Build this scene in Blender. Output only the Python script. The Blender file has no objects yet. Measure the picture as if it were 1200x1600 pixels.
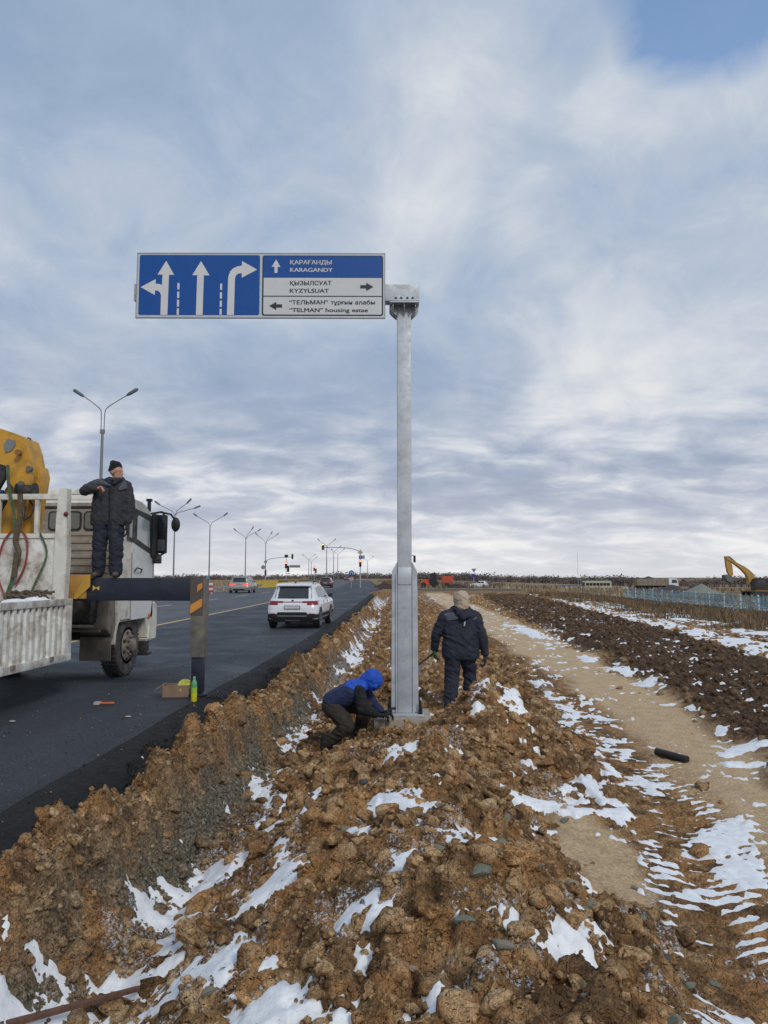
import bpy, bmesh, math, random
import numpy as np
from mathutils import Vector, Matrix
R = math.radians
random.seed(7); rng = np.random.RandomState(7)
scene = bpy.context.scene
col = scene.collection

# ---------------------------------------------------------------- camera
cam_d = bpy.data.cameras.new('camera'); cam = bpy.data.objects.new('camera', cam_d); col.objects.link(cam)
cam_d.sensor_fit = 'VERTICAL'; cam_d.sensor_height = 36; cam_d.sensor_width = 27; cam_d.lens = 1150/1600*36
cam_d.clip_start = .05; cam_d.clip_end = 9000
cam.location = (0, 0, 1.78)
cam.rotation_euler = (R(90)+math.atan(100/1150), 0, R(2.24))
scene.camera = cam

# ---------------------------------------------------------------- world
SUN_EL, SUN_AZ = 38, 150      # elevation; compass-like azimuth measured from +y clockwise
world = bpy.data.worlds.new('World'); scene.world = world; world.use_nodes = True
nt = world.node_tree; nt.nodes.clear()
def N(tree, typ, **kw):
    n = tree.nodes.new(typ)
    for k, v in kw.items():
        if k in ('inp',):
            for a, b in v.items(): n.inputs[a].default_value = b
        else: setattr(n, k, v)
    return n
def L(tree, a, b): tree.links.new(a, b)
def math_node(t, op, a, b=None, clamp=False):
    m = t.nodes.new('ShaderNodeMath'); m.operation = op; m.use_clamp = clamp
    for i, v in enumerate((a, b)):
        if v is None: continue
        if isinstance(v, (int, float)): m.inputs[i].default_value = v
        else: t.links.new(v, m.inputs[i])
    return m.outputs[0]
def mixc(t, fac, a, b, blend='MIX'):
    m = t.nodes.new('ShaderNodeMix'); m.data_type = 'RGBA'; m.blend_type = blend
    for s, v in ((m.inputs[0], fac), (m.inputs[6], a), (m.inputs[7], b)):
        if isinstance(v, (int, float)): s.default_value = v
        elif isinstance(v, tuple): s.default_value = v if len(v) == 4 else (*v, 1)
        else: t.links.new(v, s)
    return m.outputs[2]
def ramp(t, fac, stops, interp='LINEAR'):
    r = t.nodes.new('ShaderNodeValToRGB'); r.color_ramp.interpolation = interp
    while len(r.color_ramp.elements) < len(stops): r.color_ramp.elements.new(.5)
    for e, (p, c) in zip(r.color_ramp.elements, stops):
        e.position = p; e.color = (c, c, c, 1) if isinstance(c, (int, float)) else (*c, 1)
    t.links.new(fac, r.inputs[0]); return r.outputs[0]
def noise(t, vec, scale, detail=4, rough=.55, dist=0.):
    n = t.nodes.new('ShaderNodeTexNoise'); n.inputs['Scale'].default_value = scale
    n.inputs['Detail'].default_value = detail; n.inputs['Roughness'].default_value = rough
    n.inputs['Distortion'].default_value = dist
    if vec is not None: t.links.new(vec, n.inputs['Vector'])
    return n.outputs['Fac']

sky = N(nt, 'ShaderNodeTexSky', sky_type='NISHITA', sun_disc=False, sun_elevation=R(SUN_EL), sun_rotation=R(SUN_AZ))
tc = N(nt, 'ShaderNodeTexCoord'); sep = N(nt, 'ShaderNodeSeparateXYZ'); L(nt, tc.outputs['Generated'], sep.inputs[0])
zc = math_node(nt, 'MAXIMUM', sep.outputs[2], 0.0)
def deck(off, scale, rot, loc):      # direction -> point on a flat cloud deck
    zz = math_node(nt, 'ADD', zc, off); c_ = N(nt, 'ShaderNodeCombineXYZ')
    L(nt, math_node(nt, 'DIVIDE', sep.outputs[0], zz), c_.inputs[0]); L(nt, math_node(nt, 'DIVIDE', sep.outputs[1], zz), c_.inputs[1])
    m_ = N(nt, 'ShaderNodeMapping'); L(nt, c_.outputs[0], m_.inputs[0]); m_.inputs['Location'].default_value = loc
    m_.inputs['Rotation'].default_value = (0, 0, R(rot)); m_.inputs['Scale'].default_value = scale; return m_.outputs[0]
hi = deck(.42, (1.15, 1, 1), -28, (3.1, 7.3, 0)); lo = deck(.25, (1.25, 1.6, 1), 4, (1.3, 2.2, 0))
bigh = noise(nt, hi, 1.5, 4, .5, .6); fineh = noise(nt, hi, 5.2, 9, .62, .5)
clh = math_node(nt, 'ADD', math_node(nt, 'MULTIPLY', bigh, .60), math_node(nt, 'ADD', .03, math_node(nt, 'MULTIPLY', fineh, .32)))
bigl = noise(nt, lo, .75, 3, .5, .4); medl = noise(nt, lo, 2.9, 9, .56, .3)
cll = math_node(nt, 'ADD', math_node(nt, 'MULTIPLY', bigl, .40), math_node(nt, 'MULTIPLY', medl, .60))
wh = ramp(nt, sep.outputs[2], [(.14, 0.), (.34, 1.)])
clm = N(nt, 'ShaderNodeMix'); L(nt, wh, clm.inputs[0]); L(nt, cll, clm.inputs[2]); L(nt, clh, clm.inputs[3]); cl = clm.outputs[0]
# broad thick and thin regions of the deck
def lobe(px, py, w, amt):
    v = Vector((px-600, 1150, 800-py)); v.normalize(); e = Matrix.Rotation(R(2.24), 3, 'Z') @ Matrix.Rotation(math.atan(100/1150), 3, 'X') @ v
    d_ = N(nt, 'ShaderNodeVectorMath', operation='DOT_PRODUCT'); L(nt, tc.outputs['Generated'], d_.inputs[0]); d_.inputs[1].default_value = e
    r_ = N(nt, 'ShaderNodeMapRange'); r_.interpolation_type = 'SMOOTHSTEP'; L(nt, d_.outputs['Value'], r_.inputs[0])
    r_.inputs[1].default_value = math.cos(R(w)); r_.inputs[2].default_value = 1.0; r_.inputs[3].default_value = 0; r_.inputs[4].default_value = amt; return r_.outputs[0]
for a_ in ((900, 270, 24, .045), (60, 430, 15, .05), (250, 170, 22, -.05), (640, 560, 20, -.02), (930, 630, 7, .05), (480, 700, 8, .04), (180, 285, 5, .05)): cl = math_node(nt, 'ADD', cl, lobe(*a_))
c_hi = ramp(nt, cl, [(.36, (.275, .37, .52)), (.45, (.355, .445, .585)), (.53, (.46, .525, .63)), (.61, (.60, .64, .70)), (.69, (.73, .745, .765))])
c_lo = ramp(nt, cl, [(.38, (.26, .32, .455)), (.46, (.325, .385, .51)), (.52, (.45, .50, .60)), (.575, (.62, .65, .71)), (.65, (.77, .77, .77))])
cloudc = mixc(nt, wh, c_lo, c_hi)
hz = ramp(nt, sep.outputs[2], [(.0, 1.0), (.035, .85), (.08, .42), (.15, .10), (.24, 0.0)])
cloud2 = mixc(nt, hz, cloudc, mixc(nt, .45, cloudc, (.80, .76, .72)))
cloud2 = mixc(nt, 1.0, cloud2, mixc(nt, hz, (0, 0, 0), (.13, .125, .11)), 'ADD')
# a clear gap high on the right, its edge frayed by the same noise
gap = math_node(nt, 'ADD', lobe(1160, -170, 13, 1.0), math_node(nt, 'MULTIPLY', math_node(nt, 'SUBTRACT', fineh, .5), 1.1))
cov = ramp(nt, gap, [(.40, 1.0), (.75, .12)])
skyc = mixc(nt, 1.0, sky.outputs[0], (.17, .19, .20), 'MULTIPLY')
allc = mixc(nt, cov, skyc, cloud2)
sc10 = mixc(nt, 1.0, allc, (10.0, 10.0, 10.0), 'MULTIPLY')
bg = N(nt, 'ShaderNodeBackground'); bg.inputs['Strength'].default_value = .1
L(nt, sc10, bg.inputs[0]); wo = N(nt, 'ShaderNodeOutputWorld'); L(nt, bg.outputs[0], wo.inputs[0])

# ---------------------------------------------------------------- sun (behind cloud: broad and weak)
sun_d = bpy.data.lights.new('sun', 'SUN'); sun_d.energy = 1.5; sun_d.angle = R(12); sun_d.color = (1, .95, .88)
sun = bpy.data.objects.new('sun', sun_d); col.objects.link(sun)
sdir = Vector((math.sin(R(SUN_AZ))*math.cos(R(SUN_EL)), math.cos(R(SUN_AZ))*math.cos(R(SUN_EL)), math.sin(R(SUN_EL))))
sun.rotation_euler = (-sdir).to_track_quat('-Z', 'Y').to_euler()
scene.view_settings.view_transform = 'Standard'; scene.view_settings.look = 'None'
scene.view_settings.exposure = .08; scene.view_settings.gamma = 1; scene.view_settings.use_curve_mapping = False

# ---------------------------------------------------------------- materials
MATS = {}
def mat(name, color, rough=.6, metal=0., var=.12, scale=6., bump=0., bscale=40., dirt=None, dirt_amt=.0, spec=.5, emit=None, coat=0.):
    if name in MATS: return MATS[name]
    m = bpy.data.materials.new(name); m.use_nodes = True; t = m.node_tree
    b = t.nodes['Principled BSDF']
    g = t.nodes.new('ShaderNodeTexCoord'); v = g.outputs['Object']
    n1 = noise(t, v, scale, 5, .6)
    lo = tuple(c*(1-var) for c in color); hi = tuple(min(1, c*(1+var)) for c in color)
    c = ramp(t, n1, [(.3, lo), (.7, hi)])
    if dirt:
        n2 = noise(t, v, scale*.6+1.3, 6, .7, .4)
        f = ramp(t, n2, [(.62-.35*dirt_amt, 0.), (.78-.2*dirt_amt, 1.)])
        f = math_node(t, 'MULTIPLY', f, min(1, dirt_amt*1.6))
        c = mixc(t, f, c, dirt)
    L(t, c, b.inputs['Base Color'])
    b.inputs['Metallic'].default_value = metal; b.inputs['Specular IOR Level'].default_value = spec
    b.inputs['Coat Weight'].default_value = coat
    rr = ramp(t, noise(t, v, scale*2.3, 3), [(.3, max(0, rough-.08)), (.7, min(1, rough+.1))]); L(t, rr, b.inputs['Roughness'])
    if bump:
        bn = N(t, 'ShaderNodeBump'); bn.inputs['Strength'].default_value = bump; bn.inputs['Distance'].default_value = .01
        L(t, noise(t, v, bscale, 6, .65), bn.inputs['Height']); L(t, bn.outputs[0], b.inputs['Normal'])
    if emit:
        b.inputs['Emission Color'].default_value = (*emit[:3], 1); b.inputs['Emission Strength'].default_value = emit[3]
    MATS[name] = m; return m

# ---------------------------------------------------------------- mesh helpers
class MB:
    def __init__(s): s.v = []; s.f = []
    def add(s, vs, fs):
        o = len(s.v); s.v += [tuple(p) for p in vs]; s.f += [tuple(i+o for i in q) for q in fs]; return s
    def box(s, a, b, bev=0., rot=None, piv=None):
        x0, y0, z0 = [min(a[i], b[i]) for i in range(3)]; x1, y1, z1 = [max(a[i], b[i]) for i in range(3)]
        if bev > 0:
            bm = bmesh.new(); bmesh.ops.create_cube(bm, size=1)
            for q in bm.verts: q.co = Vector(((x0+x1)/2+q.co.x*(x1-x0), (y0+y1)/2+q.co.y*(y1-y0), (z0+z1)/2+q.co.z*(z1-z0)))
            bmesh.ops.bevel(bm, geom=bm.edges[:], offset=min(bev, .45*min(x1-x0, y1-y0, z1-z0)), segments=2, affect='EDGES', profile=.6)
            bm.verts.index_update(); vs = [q.co.copy() for q in bm.verts]; fs = [[q.index for q in f.verts] for f in bm.faces]; bm.free()
        else:
            vs = [Vector(p) for p in ((x0,y0,z0),(x1,y0,z0),(x1,y1,z0),(x0,y1,z0),(x0,y0,z1),(x1,y0,z1),(x1,y1,z1),(x0,y1,z1))]
            fs = [(0,3,2,1),(4,5,6,7),(0,1,5,4),(1,2,6,5),(2,3,7,6),(3,0,4,7)]
        if rot is not None:
            p = Vector(piv) if piv is not None else Vector(((x0+x1)/2, (y0+y1)/2, (z0+z1)/2))
            vs = [p + rot @ (q-p) for q in vs]
        return s.add(vs, fs)
    def tube(s, pts, r, n=8, caps=True):
        pts = [Vector(p) for p in pts]; rs = r if isinstance(r, (list, tuple)) else [r]*len(pts)
        rings = []; up = None
        for i, p in enumerate(pts):
            if i == 0: d = pts[1]-pts[0]
            elif i == len(pts)-1: d = pts[-1]-pts[-2]
            else: d = (pts[i+1]-pts[i]).normalized()+(pts[i]-pts[i-1]).normalized()
            d.normalize()
            if up is None: up = Vector((0,0,1)) if abs(d.z) < .9 else Vector((0,1,0))
            a = d.cross(up); 
            if a.length < 1e-4: a = d.cross(Vector((1,0,0)))
            a.normalize(); b = a.cross(d).normalized(); up = b
            rings.append([p+(a*math.cos(2*math.pi*k/n+math.pi/n)+b*math.sin(2*math.pi*k/n+math.pi/n))*rs[i] for k in range(n)])
        vs = [q for rg in rings for q in rg]; fs = []
        for i in range(len(pts)-1):
            for k in range(n): fs.append((i*n+k, i*n+(k+1)%n, (i+1)*n+(k+1)%n, (i+1)*n+k))
        if caps: fs.append(tuple(range(n-1, -1, -1))); fs.append(tuple((len(pts)-1)*n+k for k in range(n)))
        return s.add(vs, fs)
    def prism(s, poly, axis, a, b, bev=0):
        """poly: 2-D outline; axis 'x': poly=(y,z) extruded x a..b ; 'y': poly=(x,z) ; 'z': poly=(x,y)"""
        def P3(p, t): return {'x': (t, p[0], p[1]), 'y': (p[0], t, p[1]), 'z': (p[0], p[1], t)}[axis]
        n = len(poly); vs = [P3(p, a) for p in poly]+[P3(p, b) for p in poly]
        fs = [tuple(range(n)), tuple(range(2*n-1, n-1, -1))]+[(i, n+i, n+(i+1)%n, (i+1)%n) for i in range(n)]
        if bev:
            bm = bmesh.new(); vv = [bm.verts.new(v) for v in vs]
            for f in fs: bm.faces.new([vv[i] for i in f])
            bmesh.ops.recalc_face_normals(bm, faces=bm.faces[:])
            bmesh.ops.bevel(bm, geom=bm.edges[:], offset=bev, segments=2, affect='EDGES')
            bm.verts.index_update(); vs = [q.co.copy() for q in bm.verts]; fs = [[q.index for q in f.verts] for f in bm.faces]; bm.free()
        return s.add(vs, fs)
    def lathe(s, prof, n=24, axis='x', c=(0,0,0), caps=True):
        """prof: (r, t) along axis"""
        vs = []; fs = []
        for r, t in prof:
            for k in range(n):
                a = 2*math.pi*k/n; u, w = r*math.cos(a), r*math.sin(a)
                p = {'x': (t, u, w), 'y': (u, t, w), 'z': (u, w, t)}[axis]
                vs.append((p[0]+c[0], p[1]+c[1], p[2]+c[2]))
        for i in range(len(prof)-1):
            for k in range(n): fs.append((i*n+k, i*n+(k+1)%n, (i+1)*n+(k+1)%n, (i+1)*n+k))
        if caps and prof[0][0] > 1e-4: fs.append(tuple(range(n)))
        if caps and prof[-1][0] > 1e-4: fs.append(tuple((len(prof)-1)*n+k for k in range(n-1, -1, -1)))
        return s.add(vs, fs)
    def sphere(s, c, r, sub=2, sc=(1,1,1)):
        bm = bmesh.new(); bmesh.ops.create_icosphere(bm, subdivisions=sub, radius=r)
        vs = [(c[0]+q.co.x*sc[0], c[1]+q.co.y*sc[1], c[2]+q.co.z*sc[2]) for q in bm.verts]; bm.verts.index_update()
        fs = [[q.index for q in f.verts] for f in bm.faces]; bm.free(); return s.add(vs, fs)
    def mesh(s, name, m, smooth=False, fix=True):
        me = bpy.data.meshes.new(name); me.from_pydata(s.v, [], s.f)
        if fix:
            bm = bmesh.new(); bm.from_mesh(me); bmesh.ops.recalc_face_normals(bm, faces=bm.faces[:]); bm.to_mesh(me); bm.free()
        if m: me.materials.append(m)
        if smooth:
            me.polygons.foreach_set('use_smooth', [True]*len(me.polygons))
            try: me.set_sharp_from_angle(angle=R(38))
            except Exception: pass
        return me
    def obj(s, name, m, parent=None, smooth=True, **kw):
        o = bpy.data.objects.new(name, s.mesh(name, m, smooth)); col.objects.link(o)
        if parent is not None: o.parent = parent
        for k, v in kw.items(): o[k] = v
        return o
def thing(name, label, cat, loc=(0,0,0), rz=0, group=None):
    o = bpy.data.objects.new(name, None); o.empty_display_size = .2; col.objects.link(o)
    o.location = loc; o.rotation_euler = (0, 0, rz); o['label'] = label; o['category'] = cat
    if group: o['group'] = group
    return o
def tag(o, label=None, cat=None, group=None, kind=None, loc=None):
    if label: o['label'] = label
    if cat: o['category'] = cat
    if group: o['group'] = group
    if kind: o['kind'] = kind
    if loc: o.location = loc
    return o
def dup(root, loc, rz=0, label=None, scale=None):
    def cp(o, par):
        c = o.copy(); col.objects.link(c)
        if par is not None: c.parent = par
        for ch in list(o.children): cp(ch, c)
        return c
    r = cp(root, None); r.location = loc; r.rotation_euler = (0, 0, rz)
    if scale: r.scale = (scale,)*3
    if label: r['label'] = label
    return r
def text_mb(body, size, bold=.0, width=None, ext=.0015, spacing=1.):
    cu = bpy.data.curves.new('txt', 'FONT'); cu.body = body; cu.size = size; cu.extrude = ext; cu.offset = bold*size; cu.space_character = spacing
    cu.resolution_u = 3
    o = bpy.data.objects.new('txt', cu); col.objects.link(o)
    dg = bpy.context.evaluated_depsgraph_get(); me = bpy.data.meshes.new_from_object(o.evaluated_get(dg))
    vs = [v.co.copy() for v in me.vertices]; fs = [tuple(p.vertices) for p in me.polygons]
    bpy.data.objects.remove(o); bpy.data.meshes.remove(me); bpy.data.curves.remove(cu)
    x0 = min(v.x for v in vs); x1 = max(v.x for v in vs)
    k = (width/(x1-x0)) if width else 1
    mb = MB(); mb.add([((v.x-x0)*k, -v.z, v.y) for v in vs], fs); return mb   # faces -y, baseline z=0, starts x=0
def shift(mb, d):
    mb.v = [(a+d[0], b+d[1], c+d[2]) for a, b, c in mb.v]; return mb
# ================================================================ TERRAIN
def hsh(ix, iy, s):
    n = (ix.astype(np.int64)*374761393 + iy.astype(np.int64)*668265263 + s*974634777) & 0x7fffffff
    n = ((n ^ (n >> 13))*1274126177) & 0x7fffffff
    n = ((n ^ (n >> 15))*668265263) & 0x7fffffff
    return ((n ^ (n >> 16)) & 0xffffff)/float(0xffffff)
def vnoise(x, y, s=0):
    ix = np.floor(x); iy = np.floor(y); fx = x-ix; fy = y-iy
    fx = fx*fx*fx*(fx*(fx*6-15)+10); fy = fy*fy*fy*(fy*(fy*6-15)+10)
    a = hsh(ix, iy, s); b = hsh(ix+1, iy, s); c = hsh(ix, iy+1, s); d = hsh(ix+1, iy+1, s)
    return (a*(1-fx)+b*fx)*(1-fy)+(c*(1-fx)+d*fx)*fy
def fbm(x, y, sc, oc=4, s=0, g=.5):
    t = 0; a = 1; w = 0
    for i in range(oc):
        c, q = math.cos(i*.9+.3), math.sin(i*.9+.3)
        t = t + a*(vnoise((x*c-y*q)*sc+17.3*i, (x*q+y*c)*sc-9.1*i, s+i)*2-1); w += a; a *= g; sc *= 2.03
    return t/w
def lumps(x, y, cell, s, dens=.75, flat=.6):
    """embedded clods: irregular domes, one per lattice cell"""
    wx = x + cell*.25*(vnoise(x/cell*1.7, y/cell*1.7, s+50)*2-1); wy = y + cell*.25*(vnoise(x/cell*1.7+40, y/cell*1.7, s+51)*2-1)
    gx = wx/cell; gy = wy/cell; ix = np.floor(gx); iy = np.floor(gy); best = np.zeros_like(x)
    for dx in (-1, 0, 1):
        for dy in (-1, 0, 1):
            cx_ = ix+dx; cy_ = iy+dy
            px = cx_+hsh(cx_, cy_, s); py = cy_+hsh(cx_, cy_, s+1); rr = .28+.5*hsh(cx_, cy_, s+2)**2
            on = hsh(cx_, cy_, s+3) < dens
            an = 3.14*hsh(cx_, cy_, s+4); el = .65+.35*hsh(cx_, cy_, s+5)
            ddx = gx-px; ddy = gy-py
            d2 = ((ddx*np.cos(an)+ddy*np.sin(an))**2+((-ddx*np.sin(an)+ddy*np.cos(an))/el)**2)/(rr*rr)
            b_ = 6.283*hsh(cx_, cy_, s+6); tl_ = .35+.35*hsh(cx_, cy_, s+7)
            h = np.minimum(np.clip(1-d2, 0, 1)**.42, .62+tl_*(ddx*np.cos(b_)+ddy*np.sin(b_))/rr); h = np.minimum(h, .78-tl_*(ddx*np.cos(b_+2.1)+ddy*np.sin(b_+2.1))/rr)
            h = np.clip(h, 0, 1)*rr*on
            best = np.maximum(best, h)
    return best*cell*flat
def ss(a, b, x):
    t = np.clip((x-a)/(b-a), 0, 1); return t*t*(3-2*t)
def road_edge(y):
    return np.interp(y, [-50, 5, 14, 25, 41, 82, 108, 112, 135, 290, 700, 2500], [-2.75, -2.78, -2.74, -2.75, -3.05, -4.1, -4.6, -4.8, -6.5, -17, -75, -520])
def edge_w(y):   # with the ragged wobble of a hand-finished edge
    return road_edge(y)+.03*(vnoise(y*2.3, y*0, 5)-.5)+.08*(vnoise(y*.5, y*0, 6)-.5)
def mound_edge(y): return np.interp(y, [-5, 0, 3, 3.9, 4.6, 5.3, 6.6, 7.6, 9.2, 11.2, 13.5, 18, 30, 63, 90], [2.4, 2.2, 2.0, 1.75, 1.5, 1.28, 1.1, 1.25, 1.85, 2.2, 2.3, 2.1, 1.9, .8, .3])
def sand_c(y): return np.interp(y, [-20, 2, 5, 9, 13, 22, 38, 56, 84, 110], [2.3, 2.6, 3.0, 3.55, 3.85, 3.95, 3.8, 3.4, 2.9, 2.8])
def sand_w(y): return np.interp(y, [0, 5, 9, 13, 22, 38, 90], [.45, .48, .48, .68, 1.0, 1.3, 1.3])
def track_c(y): return np.interp(y, [-4, 2, 4, 5, 6, 7.4, 8.7, 10.3, 12.2, 14.6, 20], [.6, 1.2, 1.72, 1.95, 2.22, 2.55, 2.72, 2.75, 2.65, 2.45, 2.3])
def field_r(y): return np.interp(y, [-20, 8, 19, 24, 34, 46, 60, 90], [5.5, 7.8, 8.9, 9.4, 10.2, 10.8, 11.6, 12.8])
def field_l(y): return np.interp(y, [-20, 5, 8.7, 12, 14, 20, 34, 39, 56, 84], [2.9, 3.45, 4.0, 4.4, 4.6, 4.95, 5.4, 5.6, 6.0, 7.5])
def base_h(x, y):
    far = -.40-.40*ss(20.5, 40, x)-2.1*ss(130, 210, y)*ss(0, 30, x)-4*ss(220, 400, y)*ss(20, 150, x)
    xe = road_edge(y); u = x-xe
    left = np.where(u < 0, -.12, np.interp(u, [0, .1, .30, .38, .50, .64, .80, .94, 1.08], [-.10, -.12, -.12, -.02, .06, .02, -.36, -.60, -.66]))
    xd = xe+1.08
    c = np.interp(y, [-5, 0, 3, 6, 8, 9.3, 12, 20, 60, 90], [.3, .3, .45, .1, .25, .7, .8, .6, -.7, -1.6])
    ch = np.interp(y, [-5, 0, 3, 5, 7, 9, 10, 12, 20, 60], [.12, .15, .12, .08, .0, -.10, -.2, -.2, -.12, -.15])
    e = mound_edge(y)
    tl = ss(0, 1, (x-xd)/(c-xd)); tr = ss(0, 1, (e-x)/(e-c))
    m = np.where(x < c, -.66+(ch+.66)*tl**.62, far+(ch-far)*tr)
    m = m+.68*np.exp(-np.abs((x-1.10)/.62)**2.6-((y-9.25)/.8)**2)+.12*np.exp(-((x-.35)/.7)**2-((y-6.6)/1.0)**2)+.16*np.exp(-((x-.35)/.45)**2-((y-4.2)/.6)**2)
    m = m+.14*np.exp(-((x+.1)/.5)**2-((y-7.9)/.6)**2)+.15*np.exp(-((x+.62)/.38)**2-((y-9.2)/.35)**2)
    w = np.exp(-(((x+.1)/.95)**2+((y-10.75)/.75)**2)**2); m = m*(1-w)+(-.27)*w
    near = np.where(u < 1.08, left, m)
    fade = 1-ss(88, 106, y)
    right = far
    h = near*fade+right*(1-fade)
    h = np.where((u < 0), -.12, h)
    h = np.where((u >= 0) & (y > 106), far*ss(0, 6, u)-.12*(1-ss(0, 6, u)), h)
    # field slightly raised, snow strip slightly low
    fr = field_r(y); sc = sand_c(y)
    fm = ss(-.2, .5, x-field_l(y))*(1-ss(-.4, .2, x-fr))*(1-ss(85, 105, y)); h = h+.12*fm
    # left of the carriageway
    h = np.where(x < xe-19, -.12+.14*ss(19, 20.5, xe-x)-.9*ss(30, 60, xe-x), h)
    return h
def zones(x, y):
    xe = road_edge(y); u = x-xe; fade = 1-ss(88, 104, y)
    n = fbm(x, y, .8, 4, 31); n2 = fbm(x, y, 3.5, 3, 33)
    sc = sand_c(y); hw = sand_w(y)
    sand = (1-ss(-.3, .3, np.abs(x-sc)-hw+.35*n))*fade
    # bare sandy pan at the foot of the mound
    pan = 1-ss(.7, 1.15, np.sqrt(((x-1.45)/.40)**2+((y-6.15)/1.0)**2)+.35*n)
    sand = np.maximum(sand, pan)
    trk = np.exp(-(np.abs(x-track_c(y))/.46)**4)*(1-ss(12, 15, y))
    fr = field_r(y)
    field = ss(-.25, .35, x-field_l(y)+.5*n)*(1-ss(-.3, .3, x-fr+.5*n))*(1-ss(80, 95, y))
    crumb = (1-ss(.30, .46, u+.10*n+.05*n2))*(u > -.02)*(1-ss(60, 90, y))
    gravel = np.exp(-((u-.86-.08*n)/.17)**2)*(1-ss(16, 50, y))*ss(-.35, .15, n+n2*.6)
    gravel = np.maximum(gravel, .9*(1-ss(.3, .6, np.sqrt((x-.55)**2+(y-10.3)**2)+.3*n)))
    grass = np.maximum(ss(0, 2.5, x-fr-1.5+1.2*n), ss(96, 110, y))
    grass = np.where(u < 0, 1., grass)
    return dict(n=n, sand=sand, trk=trk, field=field, crumb=crumb, gravel=gravel, grass=grass, u=u)
def detail(x, y, Z, lod=True):
    A = 1.-.93*Z['sand']; A = A*(1-.75*Z['grass']); A = A*(1-.45*Z['crumb'])*(1+.5*np.exp(-((Z['u']-.52)/.14)**2)*(Z['grass'] < .5)); A = np.where(Z['u'] < -.02, 0, A)
    A = A*(1-.85*Z['trk'])
    A = A*(1-.5*ss(0, .6, x-mound_edge(y))*(1-Z['field']))
    pit = np.exp(-(((x+.1)/.75)**2+((y-10.6)/.7)**2)**2); A = A*(1-.75*pit)
    bill = fbm(x, y, 1.1, 3, 11)*.13
    l1 = lumps(x, y, .42, 100, .55); l2 = lumps(x, y, .20, 120, .7); l3 = lumps(x, y, .085, 140, .75)
    l4 = lumps(x, y, .045, 160, .8)
    nearf = 1-ss(9, 16, y)
    rg = (1-np.abs(fbm(x, y, 3.3, 4, 61, .6))*2.4)
    d = A*(bill+.075*rg+l1*(1.0-.65*Z['field'])+l2*.8*(1-.35*Z['field'])+l3*.9*(1-ss(20, 40, y))+l4*.9*nearf+fbm(x, y, 11, 4, 44, .75)*.034-.05)
    d = d+fbm(x, y, 1.3, 3, 12)*.02*(1-A)
    # cleated tyre track
    k = x-track_c(y); ridge = np.sin(2*math.pi*(y*1.0-np.abs(k)*.5+.05*np.sin(y*3)+.035*fbm(x, y, 3, 3, 72))/.135)*(.5+.9*vnoise(x*3, y*3, 73))
    d = d+Z['trk']*(-.03+.018*ridge*(1-ss(8, 10, y))+.012*fbm(x, y, 7, 3, 71))
    return d, A
def height(x, y):
    x = np.atleast_1d(np.asarray(x, float)); y = np.atleast_1d(np.asarray(y, float))
    Z = zones(x, y); d, A = detail(x, y, Z); return base_h(x, y)+d, Z, A
def gz(x, y): return float(base_h(np.array([float(x)]), np.array([float(y)]))[0])
def ghz(x, y): return float(height(x, y)[0][0])
def grid_mesh(name, xs, ys, zfun, mt, attrs=None, keep=None):
    X, Y = np.meshgrid(xs, ys); x = X.ravel(); y = Y.ravel(); z, extra = zfun(x, y)
    nx, ny = len(xs), len(ys); i = np.arange(nx*ny).reshape(ny, nx)
    q = np.stack([i[:-1, :-1], i[:-1, 1:], i[1:, 1:], i[1:, :-1]], -1).reshape(-1, 4)
    if keep is not None:
        k = keep(x, y, z, extra); m = k[q].any(1); q = q[m]
        used = np.unique(q); remap = -np.ones(nx*ny, int); remap[used] = np.arange(len(used)); q = remap[q]
        x, y, z = x[used], y[used], z[used]; extra = {a: b[used] for a, b in extra.items()}
    return np_mesh(name, np.stack([x, y, z], 1), q, mt, extra)
def np_mesh(name, V, Q, mt, attrs=None, smooth=True):
    me = bpy.data.meshes.new(name); k = Q.shape[1]
    me.vertices.add(len(V)); me.vertices.foreach_set('co', V.astype(np.float32).ravel())
    me.loops.add(Q.size); me.loops.foreach_set('vertex_index', Q.astype(np.int32).ravel())
    me.polygons.add(len(Q)); me.polygons.foreach_set('loop_start', np.arange(0, Q.size, k, dtype=np.int32))
    try: me.polygons.foreach_set('loop_total', np.full(len(Q), k, dtype=np.int32))
    except Exception: pass
    me.update(calc_edges=True); me.validate()
    if smooth: me.polygons.foreach_set('use_smooth', np.ones(len(me.polygons), bool))
    if attrs:
        for nm, arr in attrs.items():
            if arr.ndim == 2 and arr.shape[1] == 4:
                a = me.color_attributes.new(nm, 'FLOAT_COLOR', 'POINT'); a.data.foreach_set('color', arr.astype(np.float32).ravel())
    me.materials.append(mt)
    o = bpy.data.objects.new(name, me); col.objects.link(o); return o

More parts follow.
